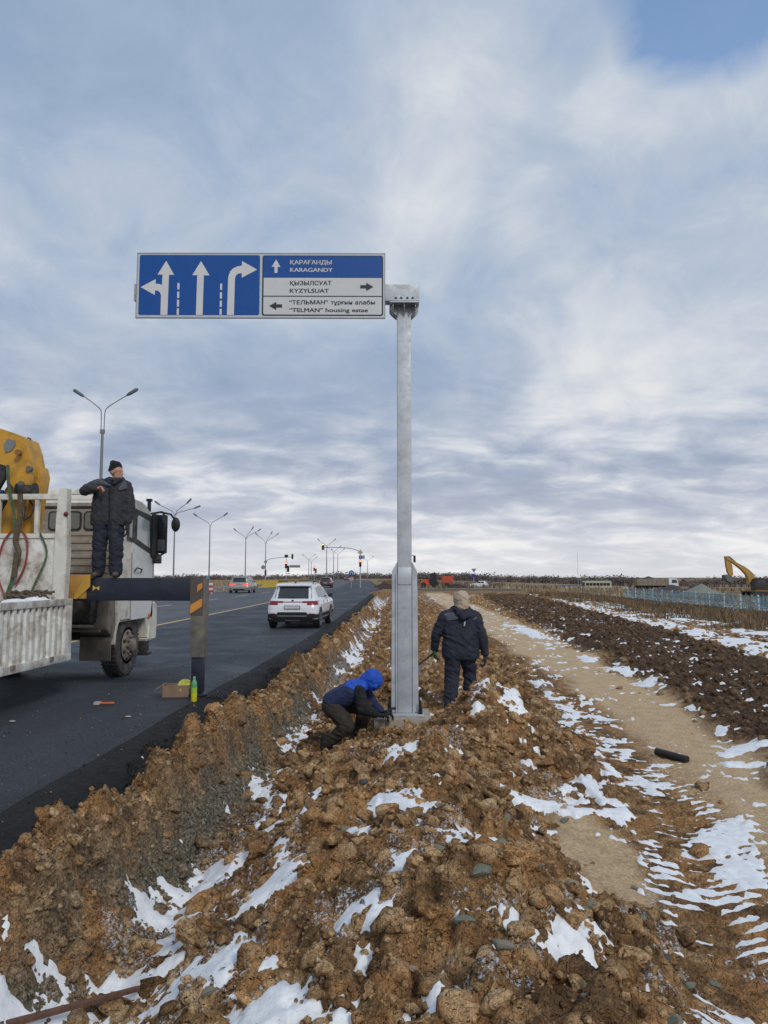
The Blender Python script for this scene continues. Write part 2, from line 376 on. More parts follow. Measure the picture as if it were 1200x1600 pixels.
# ---- soil material: brown clay with zones of sand, dark topsoil, gravel, asphalt crumbs, dry grass
def soil_material(name, instanced=False):
    m = bpy.data.materials.new(name); m.use_nodes = True; t = m.node_tree; b = t.nodes['Principled BSDF']
    geo = N(t, 'ShaderNodeNewGeometry'); p = geo.outputs['Position']
    tcn = N(t, 'ShaderNodeTexCoord'); 
    a1 = N(t, 'ShaderNodeAttribute', attribute_name='zone'); s1 = N(t, 'ShaderNodeSeparateColor'); L(t, a1.outputs['Color'], s1.inputs[0])
    a2 = N(t, 'ShaderNodeAttribute', attribute_name='zone2'); s2 = N(t, 'ShaderNodeSeparateColor'); L(t, a2.outputs['Color'], s2.inputs[0])
    n1 = noise(t, p, .9, 5, .6, .3); n2 = noise(t, p, 5, 6, .65, .2); n3 = noise(t, p, 38, 5, .7)
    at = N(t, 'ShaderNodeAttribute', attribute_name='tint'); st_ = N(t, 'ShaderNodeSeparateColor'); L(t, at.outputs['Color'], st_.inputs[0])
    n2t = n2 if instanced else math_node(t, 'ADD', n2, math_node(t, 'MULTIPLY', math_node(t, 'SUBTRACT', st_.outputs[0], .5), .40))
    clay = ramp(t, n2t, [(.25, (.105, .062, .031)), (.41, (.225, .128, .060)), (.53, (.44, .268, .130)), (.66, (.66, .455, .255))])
    wet = ramp(t, n1, [(.50, 0.), (.70, .6)])
    clay = mixc(t, wet, clay, (.135, .078, .046))
    ochre = ramp(t, noise(t, p, 2.2, 4, .6, .5), [(.48, 0.), (.62, .6)])
    clay = mixc(t, ochre, clay, (.54, .275, .105))
    sandc = ramp(t, n2, [(.3, (.44, .31, .18)), (.7, (.60, .445, .275))])
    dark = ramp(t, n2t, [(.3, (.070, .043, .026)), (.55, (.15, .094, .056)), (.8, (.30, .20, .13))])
    grav = ramp(t, n3, [(.32, (.085, .080, .062)), (.5, (.19, .175, .135)), (.68, (.33, .31, .25))])
    crum = ramp(t, n3, [(.3, (.012, .012, .013)), (.7, (.055, .053, .052))])
    gras = ramp(t, noise(t, p, .35, 6, .7), [(.3, (.15, .105, .062)), (.5, (.25, .185, .11)), (.7, (.33, .25, .155))])
    c = mixc(t, s1.outputs[0], clay, sandc); c = mixc(t, s1.outputs[1], c, dark); c = mixc(t, s1.outputs[2], c, grav)
    c = mixc(t, s2.outputs[1], c, gras); c = mixc(t, s2.outputs[0], c, crum)
    grain = ramp(t, n3, [(.32, .62), (.5, .98), (.68, 1.35)])
    c = mixc(t, 1.0, c, grain, 'MULTIPLY')
    if instanced:
        oi = N(t, 'ShaderNodeObjectInfo'); rr = ramp(t, oi.outputs['Random'], [(0, .75), (1, 1.2)]); c = mixc(t, 1.0, c, rr, 'MULTIPLY')
    # thin frost in speckles where the ground faces up
    fr_ = math_node(t, 'ADD', noise(t, p, 48, 4, .75), math_node(t, 'MULTIPLY', s2.outputs[2], .20)); c = mixc(t, ramp(t, fr_, [(.72, 0.), (.755, .9)]), c, (.66, .69, .74))
    L(t, c, b.inputs['Base Color']); b.inputs['Roughness'].default_value = .93; b.inputs['Specular IOR Level'].default_value = .22
    wp = N(t, 'ShaderNodeMix', data_type='VECTOR'); wp.inputs[0].default_value = .03
    nz = N(t, 'ShaderNodeTexNoise'); nz.inputs['Scale'].default_value = 12; nz.inputs['Detail'].default_value = 4; L(t, p, nz.inputs['Vector'])
    L(t, p, wp.inputs[4]); L(t, nz.outputs['Color'], wp.inputs[5])
    def vor(sc):
        v = N(t, 'ShaderNodeTexVoronoi'); v.inputs['Scale'].default_value = sc; L(t, wp.outputs[1], v.inputs['Vector']); return v.outputs['Distance']
    prev = None
    not_sand = math_node(t, 'SUBTRACT', 1.0, math_node(t, 'MULTIPLY', s1.outputs[0], .85))
    for sc, dist in ((17, .045), (42, .02), (110, .008)):
        bn = N(t, 'ShaderNodeBump', invert=True); bn.inputs['Distance'].default_value = dist
        L(t, not_sand, bn.inputs['Strength']); L(t, vor(sc), bn.inputs['Height'])
        if prev is not None: L(t, prev, bn.inputs['Normal'])
        prev = bn.outputs[0]
    bn = N(t, 'ShaderNodeBump'); bn.inputs['Strength'].default_value = .8; bn.inputs['Distance'].default_value = .012
    L(t, math_node(t, 'ADD', math_node(t, 'MULTIPLY', n3, .6), noise(t, p, 160, 4, .7)), bn.inputs['Height']); L(t, prev, bn.inputs['Normal']); L(t, bn.outputs[0], b.inputs['Normal'])
    return m
SOIL = soil_material('soil'); CLOD = soil_material('clod_soil', True)

def lines(segs):
    out = []
    for a, b, st in segs:
        n = max(1, int(round((b-a)/st))); out += list(a+(b-a)*np.arange(n)/n)
    out.append(segs[-1][1]); return np.array(out)
xs = np.concatenate([-np.geomspace(3000, 60, 14), lines([(-55, -22, 3.), (-22, -3.5, 1.8), (-3.5, -2.9, .1), (-2.9, 3.4, .0135), (3.4, 7.5, .04), (7.5, 14, .065), (14, 16, .2), (16, 24, .4), (24, 60, 2.)]), np.geomspace(66, 3000, 14)])
yy = [1.3]
while yy[-1] < 110: yy.append(yy[-1]+max(.011, .0058*yy[-1]))
ys = np.concatenate([[-60, -20, -8, -4, -2, -1, -.5, 0, .4, .7, .9, 1.1, 1.2], yy, lines([(112, 240, 5.), (240, 420, 20.)]), np.geomspace(450, 4000, 12)])
# ---- snow lying in the hollows: its own sheet, the rough soil pokes through it
def snow_mat():
    m = bpy.data.materials.new('snow'); m.use_nodes = True; t = m.node_tree; b = t.nodes['Principled BSDF']
    geo = N(t, 'ShaderNodeNewGeometry'); p = geo.outputs['Position']
    c = ramp(t, noise(t, p, 14, 5, .6), [(.3, (.66, .68, .71)), (.65, (.84, .86, .88))])
    sp = ramp(t, noise(t, p, 55, 3, .6), [(.66, 0.), (.72, .8)])
    c = mixc(t, sp, c, (.26, .17, .10))
    L(t, c, b.inputs['Base Color']); b.inputs['Roughness'].default_value = .75
    b.inputs['Subsurface Weight'].default_value = 0
    bn = N(t, 'ShaderNodeBump'); bn.inputs['Strength'].default_value = .5; bn.inputs['Distance'].default_value = .01
    L(t, noise(t, p, 45, 5, .6), bn.inputs['Height']); L(t, bn.outputs[0], b.inputs['Normal']); return m
SNOW = snow_mat()
BLOBS = [  # x, y, rx, ry, weight
 (-1.55, 6.2, .16, .5, 1.05), (-1.45, 7.6, .13, .4, .9), (-1.6, 4.5, .2, .25, .9), (-1.3, 6.75, .16, .2, .9), (-1.72, 5.0, .20, .38, .95), (-1.80, 3.75, .22, .35, .90), (-1.5, 3.7, .40, .28, 1.05), (-1.62, 5.0, .22, .5, 1.05), (-1.15, 4.1, .22, .20, .95), (-1.05, 5.0, .16, .22, .8),
 (-1.65, 8.7, .16, .5, .85), (-1.68, 11.2, .15, .9, .8), (-1.62, 15, .15, 2.5, .95), (-1.72, 21, .2, 4, 1.0), (-1.95, 33, .25, 8, 1.0), (-2.6, 60, .3, 15, .95),
 (-.03, 5.76, .13, .30, .85), (.21, 4.77, .17, .30, 1.05), (-.1, 4.45, .13, .40, 1.0), (-.15, 5.9, .2, .2, .7), (-.34, 3.86, .2, .18, .8), (.3, 7.85, .14, .16, 1.0), (.1, 9.55, .15, .22, .95), (-.75, 8.3, .12, .3, .8),
 (1.15, 7.15, .38, .13, 1.15), (1.85, 7.05, .22, .16, 1.1), (1.55, 7.0, .3, .1, 1.1), (1.83, 7.5, .07, .5, .85), (1.16, 5.42, .10, .14, .9), (.95, 6.5, .18, .10, .8),
 (.75, 3.9, .09, .2, .8), (.5, 3.45, .12, .14, .7), (-.85, 5.13, .13, .3, .8), (-1.0, 5.8, .12, .3, .7), (-.6, 3.4, .2, .2, .8),
 (2.2, 8.87, .10, .4, .85), (2.5, 9.6, .10, .3, .6), (2.4, 11.4, .10, .7, .6), (2.5, 14.5, .12, 1.2, .6), (.3, 3.1, .2, .1, .7),
 (4.78, 15.2, .26, .32, .95), (4.78, 17.3, .28, .5, .85), (4.6, 20, .18, .8, .6), (4.13, 9.46, .3, .18, .85), (4.5, 29.8, .4, 3, .8), (3.7, 8.9, .2, .15, .5), (-2.62, 4.4, .10, .6, .85), (-2.55, 5.6, .08, .4, .6)]
def snow_fun(x, y):
    b = base_h(x, y); Z = zones(x, y); n = fbm(x, y, 3.0, 4, 201, .6); n2 = fbm(x, y, 13, 3, 205, .6)
    M = np.full_like(x, -.25)
    for bx, by, rx, ry, w in BLOBS: M = np.maximum(M, -.25+w*(1.04 if bx < -.9 else .95)*np.exp(-(((x-bx)/rx)**2+((y-by)/ry)**2)*.8))
    k = x-track_c(y); tr = Z['trk']*(.06+.50*ss(-.10, .22, k)*(1-.8*ss(6.5, 9, y))+.55*n)*(1-ss(8.5, 10.5, y)); M = np.maximum(M, -.25+tr)
    fr = field_r(y); strip = np.exp(-((x-fr-.95)/.85)**4)*(1-ss(60, 80, y)); M = np.maximum(M, -.25+.85*strip)
    M = np.maximum(M, -.25+.30*ss(1., 2.2, x-fr)*(1-ss(3, 5.5, x-fr))*(.6+n)*(1-ss(50, 70, y)))
    M = np.maximum(M, -.25+.62*ss(.22, .6, fbm(x, y, 2.6, 3, 231, .6))*(Z['u'] > .9)*(1-ss(12, 30, y))*(1-Z['sand'])*(1-Z['field']))
    M = M-.45*(1-ss(.72, .92, Z['u']))*(Z['u'] > .42)*(1-ss(40, 60, y))
    M = M+.50*n+.42*n2+.18*fbm(x, y, 34, 2, 241)-.05*(x > fr-1)
    # spots over the mound hollows
    low = b+fbm(x, y, 1.1, 3, 11)*.10*(1-.93*Z['sand'])*(1-Z['trk'])-Z['trk']*.032
    z = low+np.clip(M, -.6, .4)*.115+.003+.006*fbm(x, y, 5, 3, 221)
    z = np.where(Z['trk'] > .4, low+np.clip(M, -.5, .3)*.045+.004, z)
    g = x*0
    return z, dict(M=np.stack([M, low], 1))
def gfun(x, y):
    z, Z, A = height(x, y)
    one = np.ones_like(x)
    zone = np.stack([np.clip(Z['sand'], 0, 1), np.clip(Z['field'], 0, 1), np.clip(Z['gravel'], 0, 1), one], 1)
    M = snow_fun(x, y)[1]['M'][:, 0]
    zone2 = np.stack([np.clip(Z['crumb'], 0, 1), np.clip(Z['grass'], 0, 1), np.clip((M+.22)/.35, 0, 1)*(Z['u'] > .1)*(1-.9*ss(-.1, .3, x-mound_edge(y)-.4)), one], 1)
    tint = np.stack([.36*one, one, one, one], 1)  # darker than the clods: moist soil, plus shade of the hollows put into the colour
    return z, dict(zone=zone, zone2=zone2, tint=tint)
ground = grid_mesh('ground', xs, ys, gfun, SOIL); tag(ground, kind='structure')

def snow_keep(x, y, z, ex): return ex['M'][:, 0] > -.32
def clean(d): return {k: v for k, v in d.items() if k != 'M'}
def snow_sheet(name, xs_, ys_):
    o = grid_mesh(name, xs_, ys_, lambda x, y: snow_fun(x, y), SNOW, keep=snow_keep)
    for a in list(o.data.color_attributes):
        o.data.color_attributes.remove(a)
    return o
yn = [1.3]
while yn[-1] < 90: yn.append(yn[-1]+max(.022, .0085*yn[-1]))
sn = snow_sheet('snow', lines([((-2.95, 3.6, .020)), (3.6, 8, .08), (8, 24, .25)]), np.array(yn)); tag(sn, kind='stuff')
# ================================================================ CLODS AND STONES
def rock_shapes(n, sub, amp, sq=.75, seed=0, facet=0):
    out = []; r_ = random.Random(seed)
    for i in range(n):
        bm = bmesh.new(); bmesh.ops.create_icosphere(bm, subdivisions=sub, radius=1)
        V = np.array([v.co[:] for v in bm.verts]); bm.verts.index_update()
        F = np.array([[v.index for v in f.verts] for f in bm.faces]); bm.free()
        o = r_.random()*100
        d = amp*fbm(V[:, 0]*1.0+V[:, 2]*.7+o, V[:, 1]*1.0-V[:, 2]*.6+o, 1.3, 3, 300+i, .6)
        V = V*(1+d)[:, None]
        if facet:      # chip with planes: angular stone
            for k in range(facet if facet > 1 else 9):
                nn = np.array([r_.uniform(-1, 1) for _ in range(3)]); nn /= np.linalg.norm(nn); h = r_.uniform(.45, .8) if facet == 1 else r_.uniform(.48, .86)
                dd = V@nn-h; V = V-np.clip(dd, 0, None)[:, None]*nn
        V = V*np.array([1, r_.uniform(.65, 1), r_.uniform(.5, sq)])
        out.append((V, F))
    return out
def rotm(a, b, c):
    ca, sa, cb, sb, cc, sc = math.cos(a), math.sin(a), math.cos(b), math.sin(b), math.cos(c), math.sin(c)
    return np.array([[cc, -sc, 0], [sc, cc, 0], [0, 0, 1]])@np.array([[1, 0, 0], [0, ca, -sa], [0, sa, ca]])@np.array([[cb, 0, sb], [0, 1, 0], [-sb, 0, cb]])
def place_mask(x, y):
    """probability that a clod lies here"""
    Z = zones(x, y); u = Z['u']; me_ = mound_edge(y)
    p = np.where((u > .40) & (x < me_+.1), 1., 0.)
    p = np.where((x >= me_+.1), .2*np.exp(-(x-me_-.1)/.5)+.5*Z['field']+.12+.35*ss(0, .3, x-sand_c(y)), p)
    p = np.where((u > .05) & (u <= .40), .45, p)
    p = p*(1-.97*Z['sand'])*(1-.95*Z['trk'])*(1-Z['grass'])
    p = np.where(((np.abs(x+.12) < .62) & (y > 9.85) & (y < 11.3)), 0, p)
    p = np.where(((x > .9) & (x < 2.1) & (y > 6.8) & (y < 7.35)), p*.3, p)
    p = np.where((np.abs(x-.52) < .35) & (np.abs(y-11.3) < .35), 0, p)
    return p, Z
def sample(n, x0, x1, y0, y1, ypow=1.6):
    y = y0+(y1-y0)*rng.rand(n)**ypow; x = x0+(x1-x0)*rng.rand(n); p, Z = place_mask(x, y); k = rng.rand(n) < p
    return x[k], y[k], {a: b[k] for a, b in Z.items()}
def scatter(name, shapes, x, y, r, sink, mt, Z, smooth=True):
    H, _, _ = height(x, y); Vs = []; Fs = []; z1 = []; z2 = []; z3 = []; o = 0
    for i in range(len(x)):
        V, F = shapes[i % len(shapes)]; M = rotm(random.uniform(-.5, .5), random.uniform(-.5, .5), random.uniform(0, 6.28))
        W = (V*r[i])@M.T+np.array([x[i], y[i], H[i]+r[i]*sink]); Vs.append(W); Fs.append(F+o); o += len(V)
        a = np.tile([Z['sand'][i]*.4, Z['field'][i], Z['gravel'][i]*.8, 1.], (len(V), 1)); z1.append(a)
        z3.append(np.tile([.25+.75*random.random()**.8, 1, 1, 1.], (len(V), 1)))
        z2.append(np.tile([Z['crumb'][i], 0, 0, 1.], (len(V), 1)))
    ob = np_mesh(name, np.concatenate(Vs), np.concatenate(Fs), mt, dict(zone=np.concatenate(z1), zone2=np.concatenate(z2), tint=np.concatenate(z3)), smooth)
    return ob
sh2 = rock_shapes(12, 2, .75, .85, 1, 8); sh1 = rock_shapes(10, 1, .6, .85, 2, 7); st2 = rock_shapes(7, 2, .2, .7, 3, True)
# fine crumbs
x, y, Z = sample(17000, -2.5, 3.0, 1.6, 12, 1.5); r = .009+.022*rng.rand(len(x))**2; r = r*(.7+y/12)
tag(scatter('soil_crumbs', sh1, x, y, r, .15, SOIL, Z, False), kind='stuff')
# medium clods, near
x, y, Z = sample(3600, -2.5, 3.2, 1.8, 14, 1.3); r = .03+.07*rng.rand(len(x))**2.4
tag(scatter('soil_clods', sh2, x, y, r, .12, SOIL, Z, False), kind='stuff')
# clods further out: mound line and dark field
x, y, Z = sample(2600, -2.4, 2.6, 13, 60, 1.6); r = .045+.09*rng.rand(len(x))**2
tag(scatter('spoil_clods_along_the_trench', sh1, x, y, r, .1, SOIL, Z, False), kind='stuff')
x, y, Z = sample(15000, 3.8, 12.5, 7, 80, 1.7); r = .03+.075*rng.rand(len(x))**2.2; r = r*(.8+y/60)
tag(scatter('field_clods', sh1, x, y, r, .15, SOIL, Z, False), kind='stuff')
# the biggest clods, one object each, pieces of the ground
CL = [bpy.data.meshes.new('soil_clod') for _ in range(10)]
for k, (V, F) in enumerate(rock_shapes(10, 3, .75, .85, 9, 9)):
    V = V*(1+.09*lumps(V[:, 0]*1.+V[:, 2]*.5+9, V[:, 1]-V[:, 2]*.4, .45, 400+k, .9)/.3+.10*fbm(V[:, 0]+V[:, 2]*.6, V[:, 1]-V[:, 2]*.5, 3.5, 3, 450+k, .65))[:, None]
    CL[k].from_pydata(V.tolist(), [], F.tolist()); CL[k].materials.append(CLOD); CL[k].polygons.foreach_set('use_smooth', [False]*len(F))
x, y, Z = sample(520, -2.35, 2.2, 2.0, 10.5, 1.15); 
for i in range(min(235, len(x))):
    o = bpy.data.objects.new('soil_clod', CL[i % 10]); col.objects.link(o); o.parent = ground
    r = .06+.09*random.random()**1.8; 
    if Z['u'][i] < .75: r *= .8
    o.location = (x[i], y[i], ghz(x[i], y[i])+r*.05); o.scale = (r, r*random.uniform(.75, 1), r*random.uniform(.6, .95))
    o.rotation_euler = (random.uniform(-.4, .4), random.uniform(-.4, .4), random.uniform(0, 6.28))
# angular grey-green stones
SM = [mat('stone_grey', (.21, .20, .165), .85, var=.35, scale=14, bump=.5, bscale=60, dirt=(.2, .125, .07), dirt_amt=.45),
      mat('stone_green', (.17, .185, .14), .8, var=.3, scale=9, bump=.5, bscale=60, dirt=(.22, .135, .075), dirt_amt=.35),
      mat('stone_tan', (.31, .255, .175), .85, var=.25, scale=12, bump=.5, bscale=60, dirt=(.22, .13, .07), dirt_amt=.3),
      mat('stone_dark', (.065, .07, .075), .75, var=.3, scale=12, bump=.4, bscale=60)]
ST = []
for k, (V, F) in enumerate(rock_shapes(8, 2, .2, .7, 21, True)):
    me = bpy.data.meshes.new('stone'); me.from_pydata(V.tolist(), [], F.tolist()); me.materials.append(SM[[0, 1, 2, 0, 1, 2, 3, 1][k]]); ST.append(me)
cx_ = np.concatenate([rng.normal(.85, .40, 60), rng.uniform(-1.3, 2, 25)]); cy_ = np.concatenate([rng.normal(4.1, .9, 60), rng.uniform(2.8, 9, 25)])
for i in range(len(cx_)):
    if cy_[i] < 2.6: continue
    o = bpy.data.objects.new('stone', ST[i % 8]); col.objects.link(o); o.parent = ground; r = random.uniform(.022, .058)
    o.location = (cx_[i], cy_[i], ghz(cx_[i], cy_[i])+r*.25); o.scale = (r*1.2, r, r*.8); o.rotation_euler = (random.uniform(-.6, .6), random.uniform(-.6, .6), random.uniform(0, 6.28))
# small gravel on the trench wall
n = 5200; yv = 1.6+13*rng.rand(n)**1.5; uv = rng.normal(.86, .15, n); xv = road_edge(yv)+uv; _, Z = place_mask(xv, yv)
Z = {k: v for k, v in Z.items()}; Z['gravel'] = np.ones(n); Z['crumb'] = Z['crumb']*0
tag(scatter('trench_gravel', [(V*.9, F) for V, F in sh1], xv, yv, .008+.022*rng.rand(n)**2, .2, SOIL, Z, False), kind='stuff')
n = 4500; yv = 1.6+24*rng.rand(n)**1.5; uv = rng.uniform(.0, .42, n); xv = road_edge(yv)+uv; _, Z = place_mask(xv, yv); Z['crumb'] = np.ones(n)
tag(scatter('asphalt_crumbs', sh1, xv, yv, .006+.02*rng.rand(n)**2, .2, SOIL, Z, False), kind='stuff')

# ================================================================ ROADS
def asphalt(name, base, cracks=0., bs=220, patch=(.6, 1.3), rg_=.55):
    m = bpy.data.materials.new(name); m.use_nodes = True; t = m.node_tree; b = t.nodes['Principled BSDF']
    p = N(t, 'ShaderNodeNewGeometry').outputs['Position']
    mpn = N(t, 'ShaderNodeMapping'); L(t, p, mpn.inputs[0]); mpn.inputs['Scale'].default_value = (1, .12, 1)
    agg = math_node(t, 'ADD', math_node(t, 'MULTIPLY', noise(t, p, 95, 3, .7), .5), math_node(t, 'MULTIPLY', noise(t, p, 28, 3, .75), .5)); pn = noise(t, mpn.outputs[0], .9, 5, .6); st = noise(t, p, .5, 5, .65, .6)
    c = ramp(t, agg, [(.36, tuple(v*.45 for v in base)), (.5, base), (.60, tuple(min(1, v*2.1) for v in base)), (.66, tuple(min(1, v*4) for v in base))])
    c = mixc(t, 1., c, ramp(t, pn, [(.3, patch[0]), (.7, patch[1])]), 'MULTIPLY')
    c = mixc(t, ramp(t, st, [(.56, 0.), (.72, .35)]), c, tuple(v*2.0+.02 for v in base))
    spk = ramp(t, noise(t, p, 17, 4, .7), [(.70, 0.), (.745, .75)]); c = mixc(t, spk, c, (.22, .20, .18))
    L(t, c, b.inputs['Base Color']); L(t, ramp(t, st, [(.3, rg_), (.7, .9)]), b.inputs['Roughness']); b.inputs['Specular IOR Level'].default_value = .4
    bn = N(t, 'ShaderNodeBump'); bn.inputs['Strength'].default_value = .8; bn.inputs['Distance'].default_value = .022
    L(t, agg, bn.inputs['Height']); L(t, bn.outputs[0], b.inputs['Normal']); return m
A_NEW = asphalt('asphalt_fresh', (.031, .036, .045), rg_=.45); A_OLD = asphalt('asphalt_worn', (.075, .078, .084), patch=(.75, 1.2)); A_EDGE = asphalt('asphalt_edge', (.011, .011, .012), patch=(.7, 1.2), rg_=.85)
def strip(name, fl, fr, ys_, z, mt, nseg=1, dz=None):
    V = []; Q = []
    for j, yv in enumerate(ys_):
        a, b = fl(yv), fr(yv)
        for k in range(nseg+1): xx = a+(b-a)*k/nseg; V.append((xx, yv, z(xx, yv) if callable(z) else z))
    w = nseg+1
    for j in range(len(ys_)-1):
        for k in range(nseg): Q.append((j*w+k, j*w+k+1, (j+1)*w+k+1, (j+1)*w+k))
    return np_mesh(name, np.array(V), np.array(Q), mt, smooth=False)
ysr = np.concatenate([np.array([-60, -20, -5]), np.arange(0, 30, .12), np.arange(30, 112, 1.), np.arange(112, 300, 6.), np.geomspace(310, 2500, 25)])
seam = lambda y: float(road_edge(y)) - 6.45 if y > 40 else -9.25+(float(road_edge(40))-6.45+9.25)*max(0, (y-25)/15)
ew = lambda y: float(edge_w(np.array([y]))[0])
fresh = strip('road', lambda y: seam(y), lambda y: ew(y)-.36, ysr, 0, A_NEW, 2); tag(fresh, kind='structure')
old = strip('road_worn_lanes', lambda y: float(road_edge(y))-18.6, lambda y: seam(y), ysr, 0, A_OLD, 2); tag(old, kind='structure')
# rolled-down shoulder of fresh asphalt, with its real thickness
ysn = ysr[(ysr >= -5) & (ysr < 300)]
ysn = np.concatenate([np.arange(0, 16, .045), np.arange(16, 40, .2), np.arange(40, 112, 1.5), np.arange(112, 300, 6.)])
ts = np.linspace(0, 1, 15); EE = edge_w(ysn)
X_ = EE[:, None]-.36+.48*ts[None, :]; Y_ = np.repeat(ysn[:, None], 15, 1)
Z_ = np.interp(ts, [0, .3, .55, .72, .86, 1], [.003, -.002, -.012, -.035, -.085, -.16])[None, :]+0*X_
rgh = (lumps(X_.ravel(), Y_.ravel(), .05, 700, .9)+lumps(X_.ravel(), Y_.ravel(), .10, 720, .5)*.7).reshape(X_.shape)*np.interp(ts, [0, .1, .5, 1], [0, .25, .9, 1.2])[None, :]
Z_ = Z_+rgh-.004; X_[:, 9:] += (.05*(vnoise(Y_*6, Y_*0, 9)-.5))[:, 9:]
V = np.stack([X_.ravel(), Y_.ravel(), Z_.ravel()], 1); ii = np.arange(X_.size).reshape(X_.shape); Q = np.stack([ii[:-1, :-1], ii[:-1, 1:], ii[1:, 1:], ii[1:, :-1]], -1).reshape(-1, 4)
tag(np_mesh('asphalt_shoulder', np.array(V), np.array(Q), A_EDGE), kind='structure')
# cross road at the junction
tag(strip('crossroad', lambda y: 0, lambda y: 1, [0, 1], 0, A_OLD), kind='structure')
bpy.data.objects.remove(bpy.data.objects['crossroad'])
V = []; Q = []
xr = np.concatenate([np.arange(-5.5, 30, 1.), np.geomspace(31, 400, 20)])
for j, xv in enumerate(xr):
    for yv in (113.5, 118, 122.5): V.append((xv, yv, gz(xv, yv)+.07 if xv > 0 else max(gz(xv, yv)+.07, -.004-.06*(xv+5.5)/5.5)))
for j in range(len(xr)-1):
    for k in range(2): Q.append((j*3+k, (j+1)*3+k, (j+1)*3+k+1, j*3+k+1))
tag(np_mesh('crossroad', np.array(V), np.array(Q), A_OLD, smooth=False), kind='structure')
# markings
PAINT = mat('road_paint_white', (.62, .62, .60), .7, var=.25, scale=9, dirt=(.15, .15, .15), dirt_amt=.35)
PAINTY = mat('road_paint_yellow', (.62, .47, .20), .7, var=.2, scale=9, dirt=(.12, .11, .10), dirt_amt=.35)
yl = strip('yellow_line', lambda y: seam(y)-.07, lambda y: seam(y)+.08, np.concatenate([np.arange(0, 30, 3.), np.arange(30, 72, 6.)]), .005, PAINTY); tag(yl, kind='structure')
mm = MB()
for y0 in list(np.arange(3.8, 100, 12.)): 
    a = float(road_edge(y0))-11.75; b = float(road_edge(y0+6))-11.75; mm.add([(a-.07, y0, .005), (a+.07, y0, .005), (b+.07, y0+5.5, .005), (b-.07, y0+5.5, .005)], [(0, 1, 2, 3)])
tag(mm.obj('lane_dashes', PAINT), kind='structure')
tag(strip('road_edge_line', lambda y: float(road_edge(y))-18.2, lambda y: float(road_edge(y))-18.06, np.arange(0, 112, 8.), .005, PAINT), kind='structure')

# clay crumbs and loose stones carried onto the asphalt
n = 1500; yv = 2.5+22*rng.rand(n)**1.5; xv = np.array([float(road_edge(v)) for v in yv])-.2-rng.rand(n)**1.8*4.5
Hs = height; 
def height(x, y): return np.zeros(len(x)), None, None
Z = {'sand': np.ones(n)*.5, 'field': np.zeros(n), 'gravel': (rng.rand(n) > .6)*1., 'crumb': (rng.rand(n) > .55)*1.}
tag(scatter('road_crumbs', sh1, xv, yv, .004+.013*rng.rand(n)**2.5, .3, SOIL, Z, False), kind='stuff')
height = Hs
# ================================================================ ROAD SIGN ON ITS GALVANISED POST
GALV = mat('galvanised_steel', (.47, .50, .53), .6, .3, var=.16, scale=5, bump=.15, bscale=30, dirt=(.27, .28, .29), dirt_amt=.35)
GALV_D = mat('galvanised_steel_dull', (.26, .26, .26), .6, .4, var=.25, scale=9, dirt=(.13, .09, .07), dirt_amt=.4)
BOLT = mat('dark_bolt', (.03, .033, .04), .5, .6)
SBLUE = mat('sign_blue', (.002, .068, .29), .45, var=.05, spec=.4)
SWHITE = mat('sign_white', (.56, .575, .58), .5, var=.04, scale=3)
SBLACK = mat('sign_black', (.015, .017, .025), .5)
SLIGHT = mat('sign_arrow_white', (.60, .60, .60), .5, var=.04)
SX, SY, SB = -2.26, 10.36, 5.975
k_ = 3.735/390.5
sx = lambda px: (px-407.5)*k_
sz = lambda py: (448.6-py)*k_
sg = thing('road_sign', 'tall galvanised steel post carrying a wide blue and white direction sign over the road', 'road sign', (-.12, 10.5, -.14), R(2.6))
def rel(mb): return shift(mb, (.12, -10.5, .14))
def rrect(x0, x1, z0, z1, r, n=5):
    p = []
    for cx_, cz, a0 in ((x1-r, z1-r, 0), (x0+r, z1-r, 90), (x0+r, z0+r, 180), (x1-r, z0+r, 270)):
        for i in range(n+1): a = R(a0+90*i/n); p.append((cx_+r*math.cos(a), cz+r*math.sin(a)))
    return p
H = .10
pm = MB().box((-.12-H, 10.5-H, -.11), (-.12+H, 10.5+H, 5.69), .012); rel(pm).obj('post', GALV, sg)
for s in (-1, 1):
    p = MB(); a, b = sorted((s*.103, s*.185)); x0 = -.12
    poly = [(x0+s*.103, -.11), (x0+s*.190, -.11), (x0+s*.178, 1.84), (x0+s*.103, 1.98)]
    p.prism(poly, 'y', 10.5-.085, 10.5+.085, .006); rel(p).obj('stiffener', GALV, sg)
    p = MB().prism([(x0+s*.104, -.11), (x0+s*.128, -.11), (x0+s*.128, 1.80), (x0+s*.104, 1.86)], 'y', 10.5-.108, 10.5-.087, .003); rel(p).obj('stiffener_flange', GALV, sg)
p = MB().box((-.12-.095, 10.5-.112, 1.66), (-.12+.095, 10.5-.102, 1.90), .003); rel(p).obj('splice_plate', mat('galvanised_bright', (.55, .58, .61), .45, .5, var=.1), sg)
p = MB().box((-.375, 10.28, -.14), (.135, 10.75, -.112), .004); rel(p).obj('base_plate', GALV, sg)
for bx in (-.33, .09):
    for by in (10.335, 10.69):
        p = MB(); p.lathe([(.034, -.112), (.034, -.098), (.028, -.097), (.028, -.045), (.022, -.044), (.022, -.02), (.013, -.02), (.013, .07)], 6, 'z', (bx, by, 0))
        rel(p).obj('anchor_bolt', BOLT, sg)
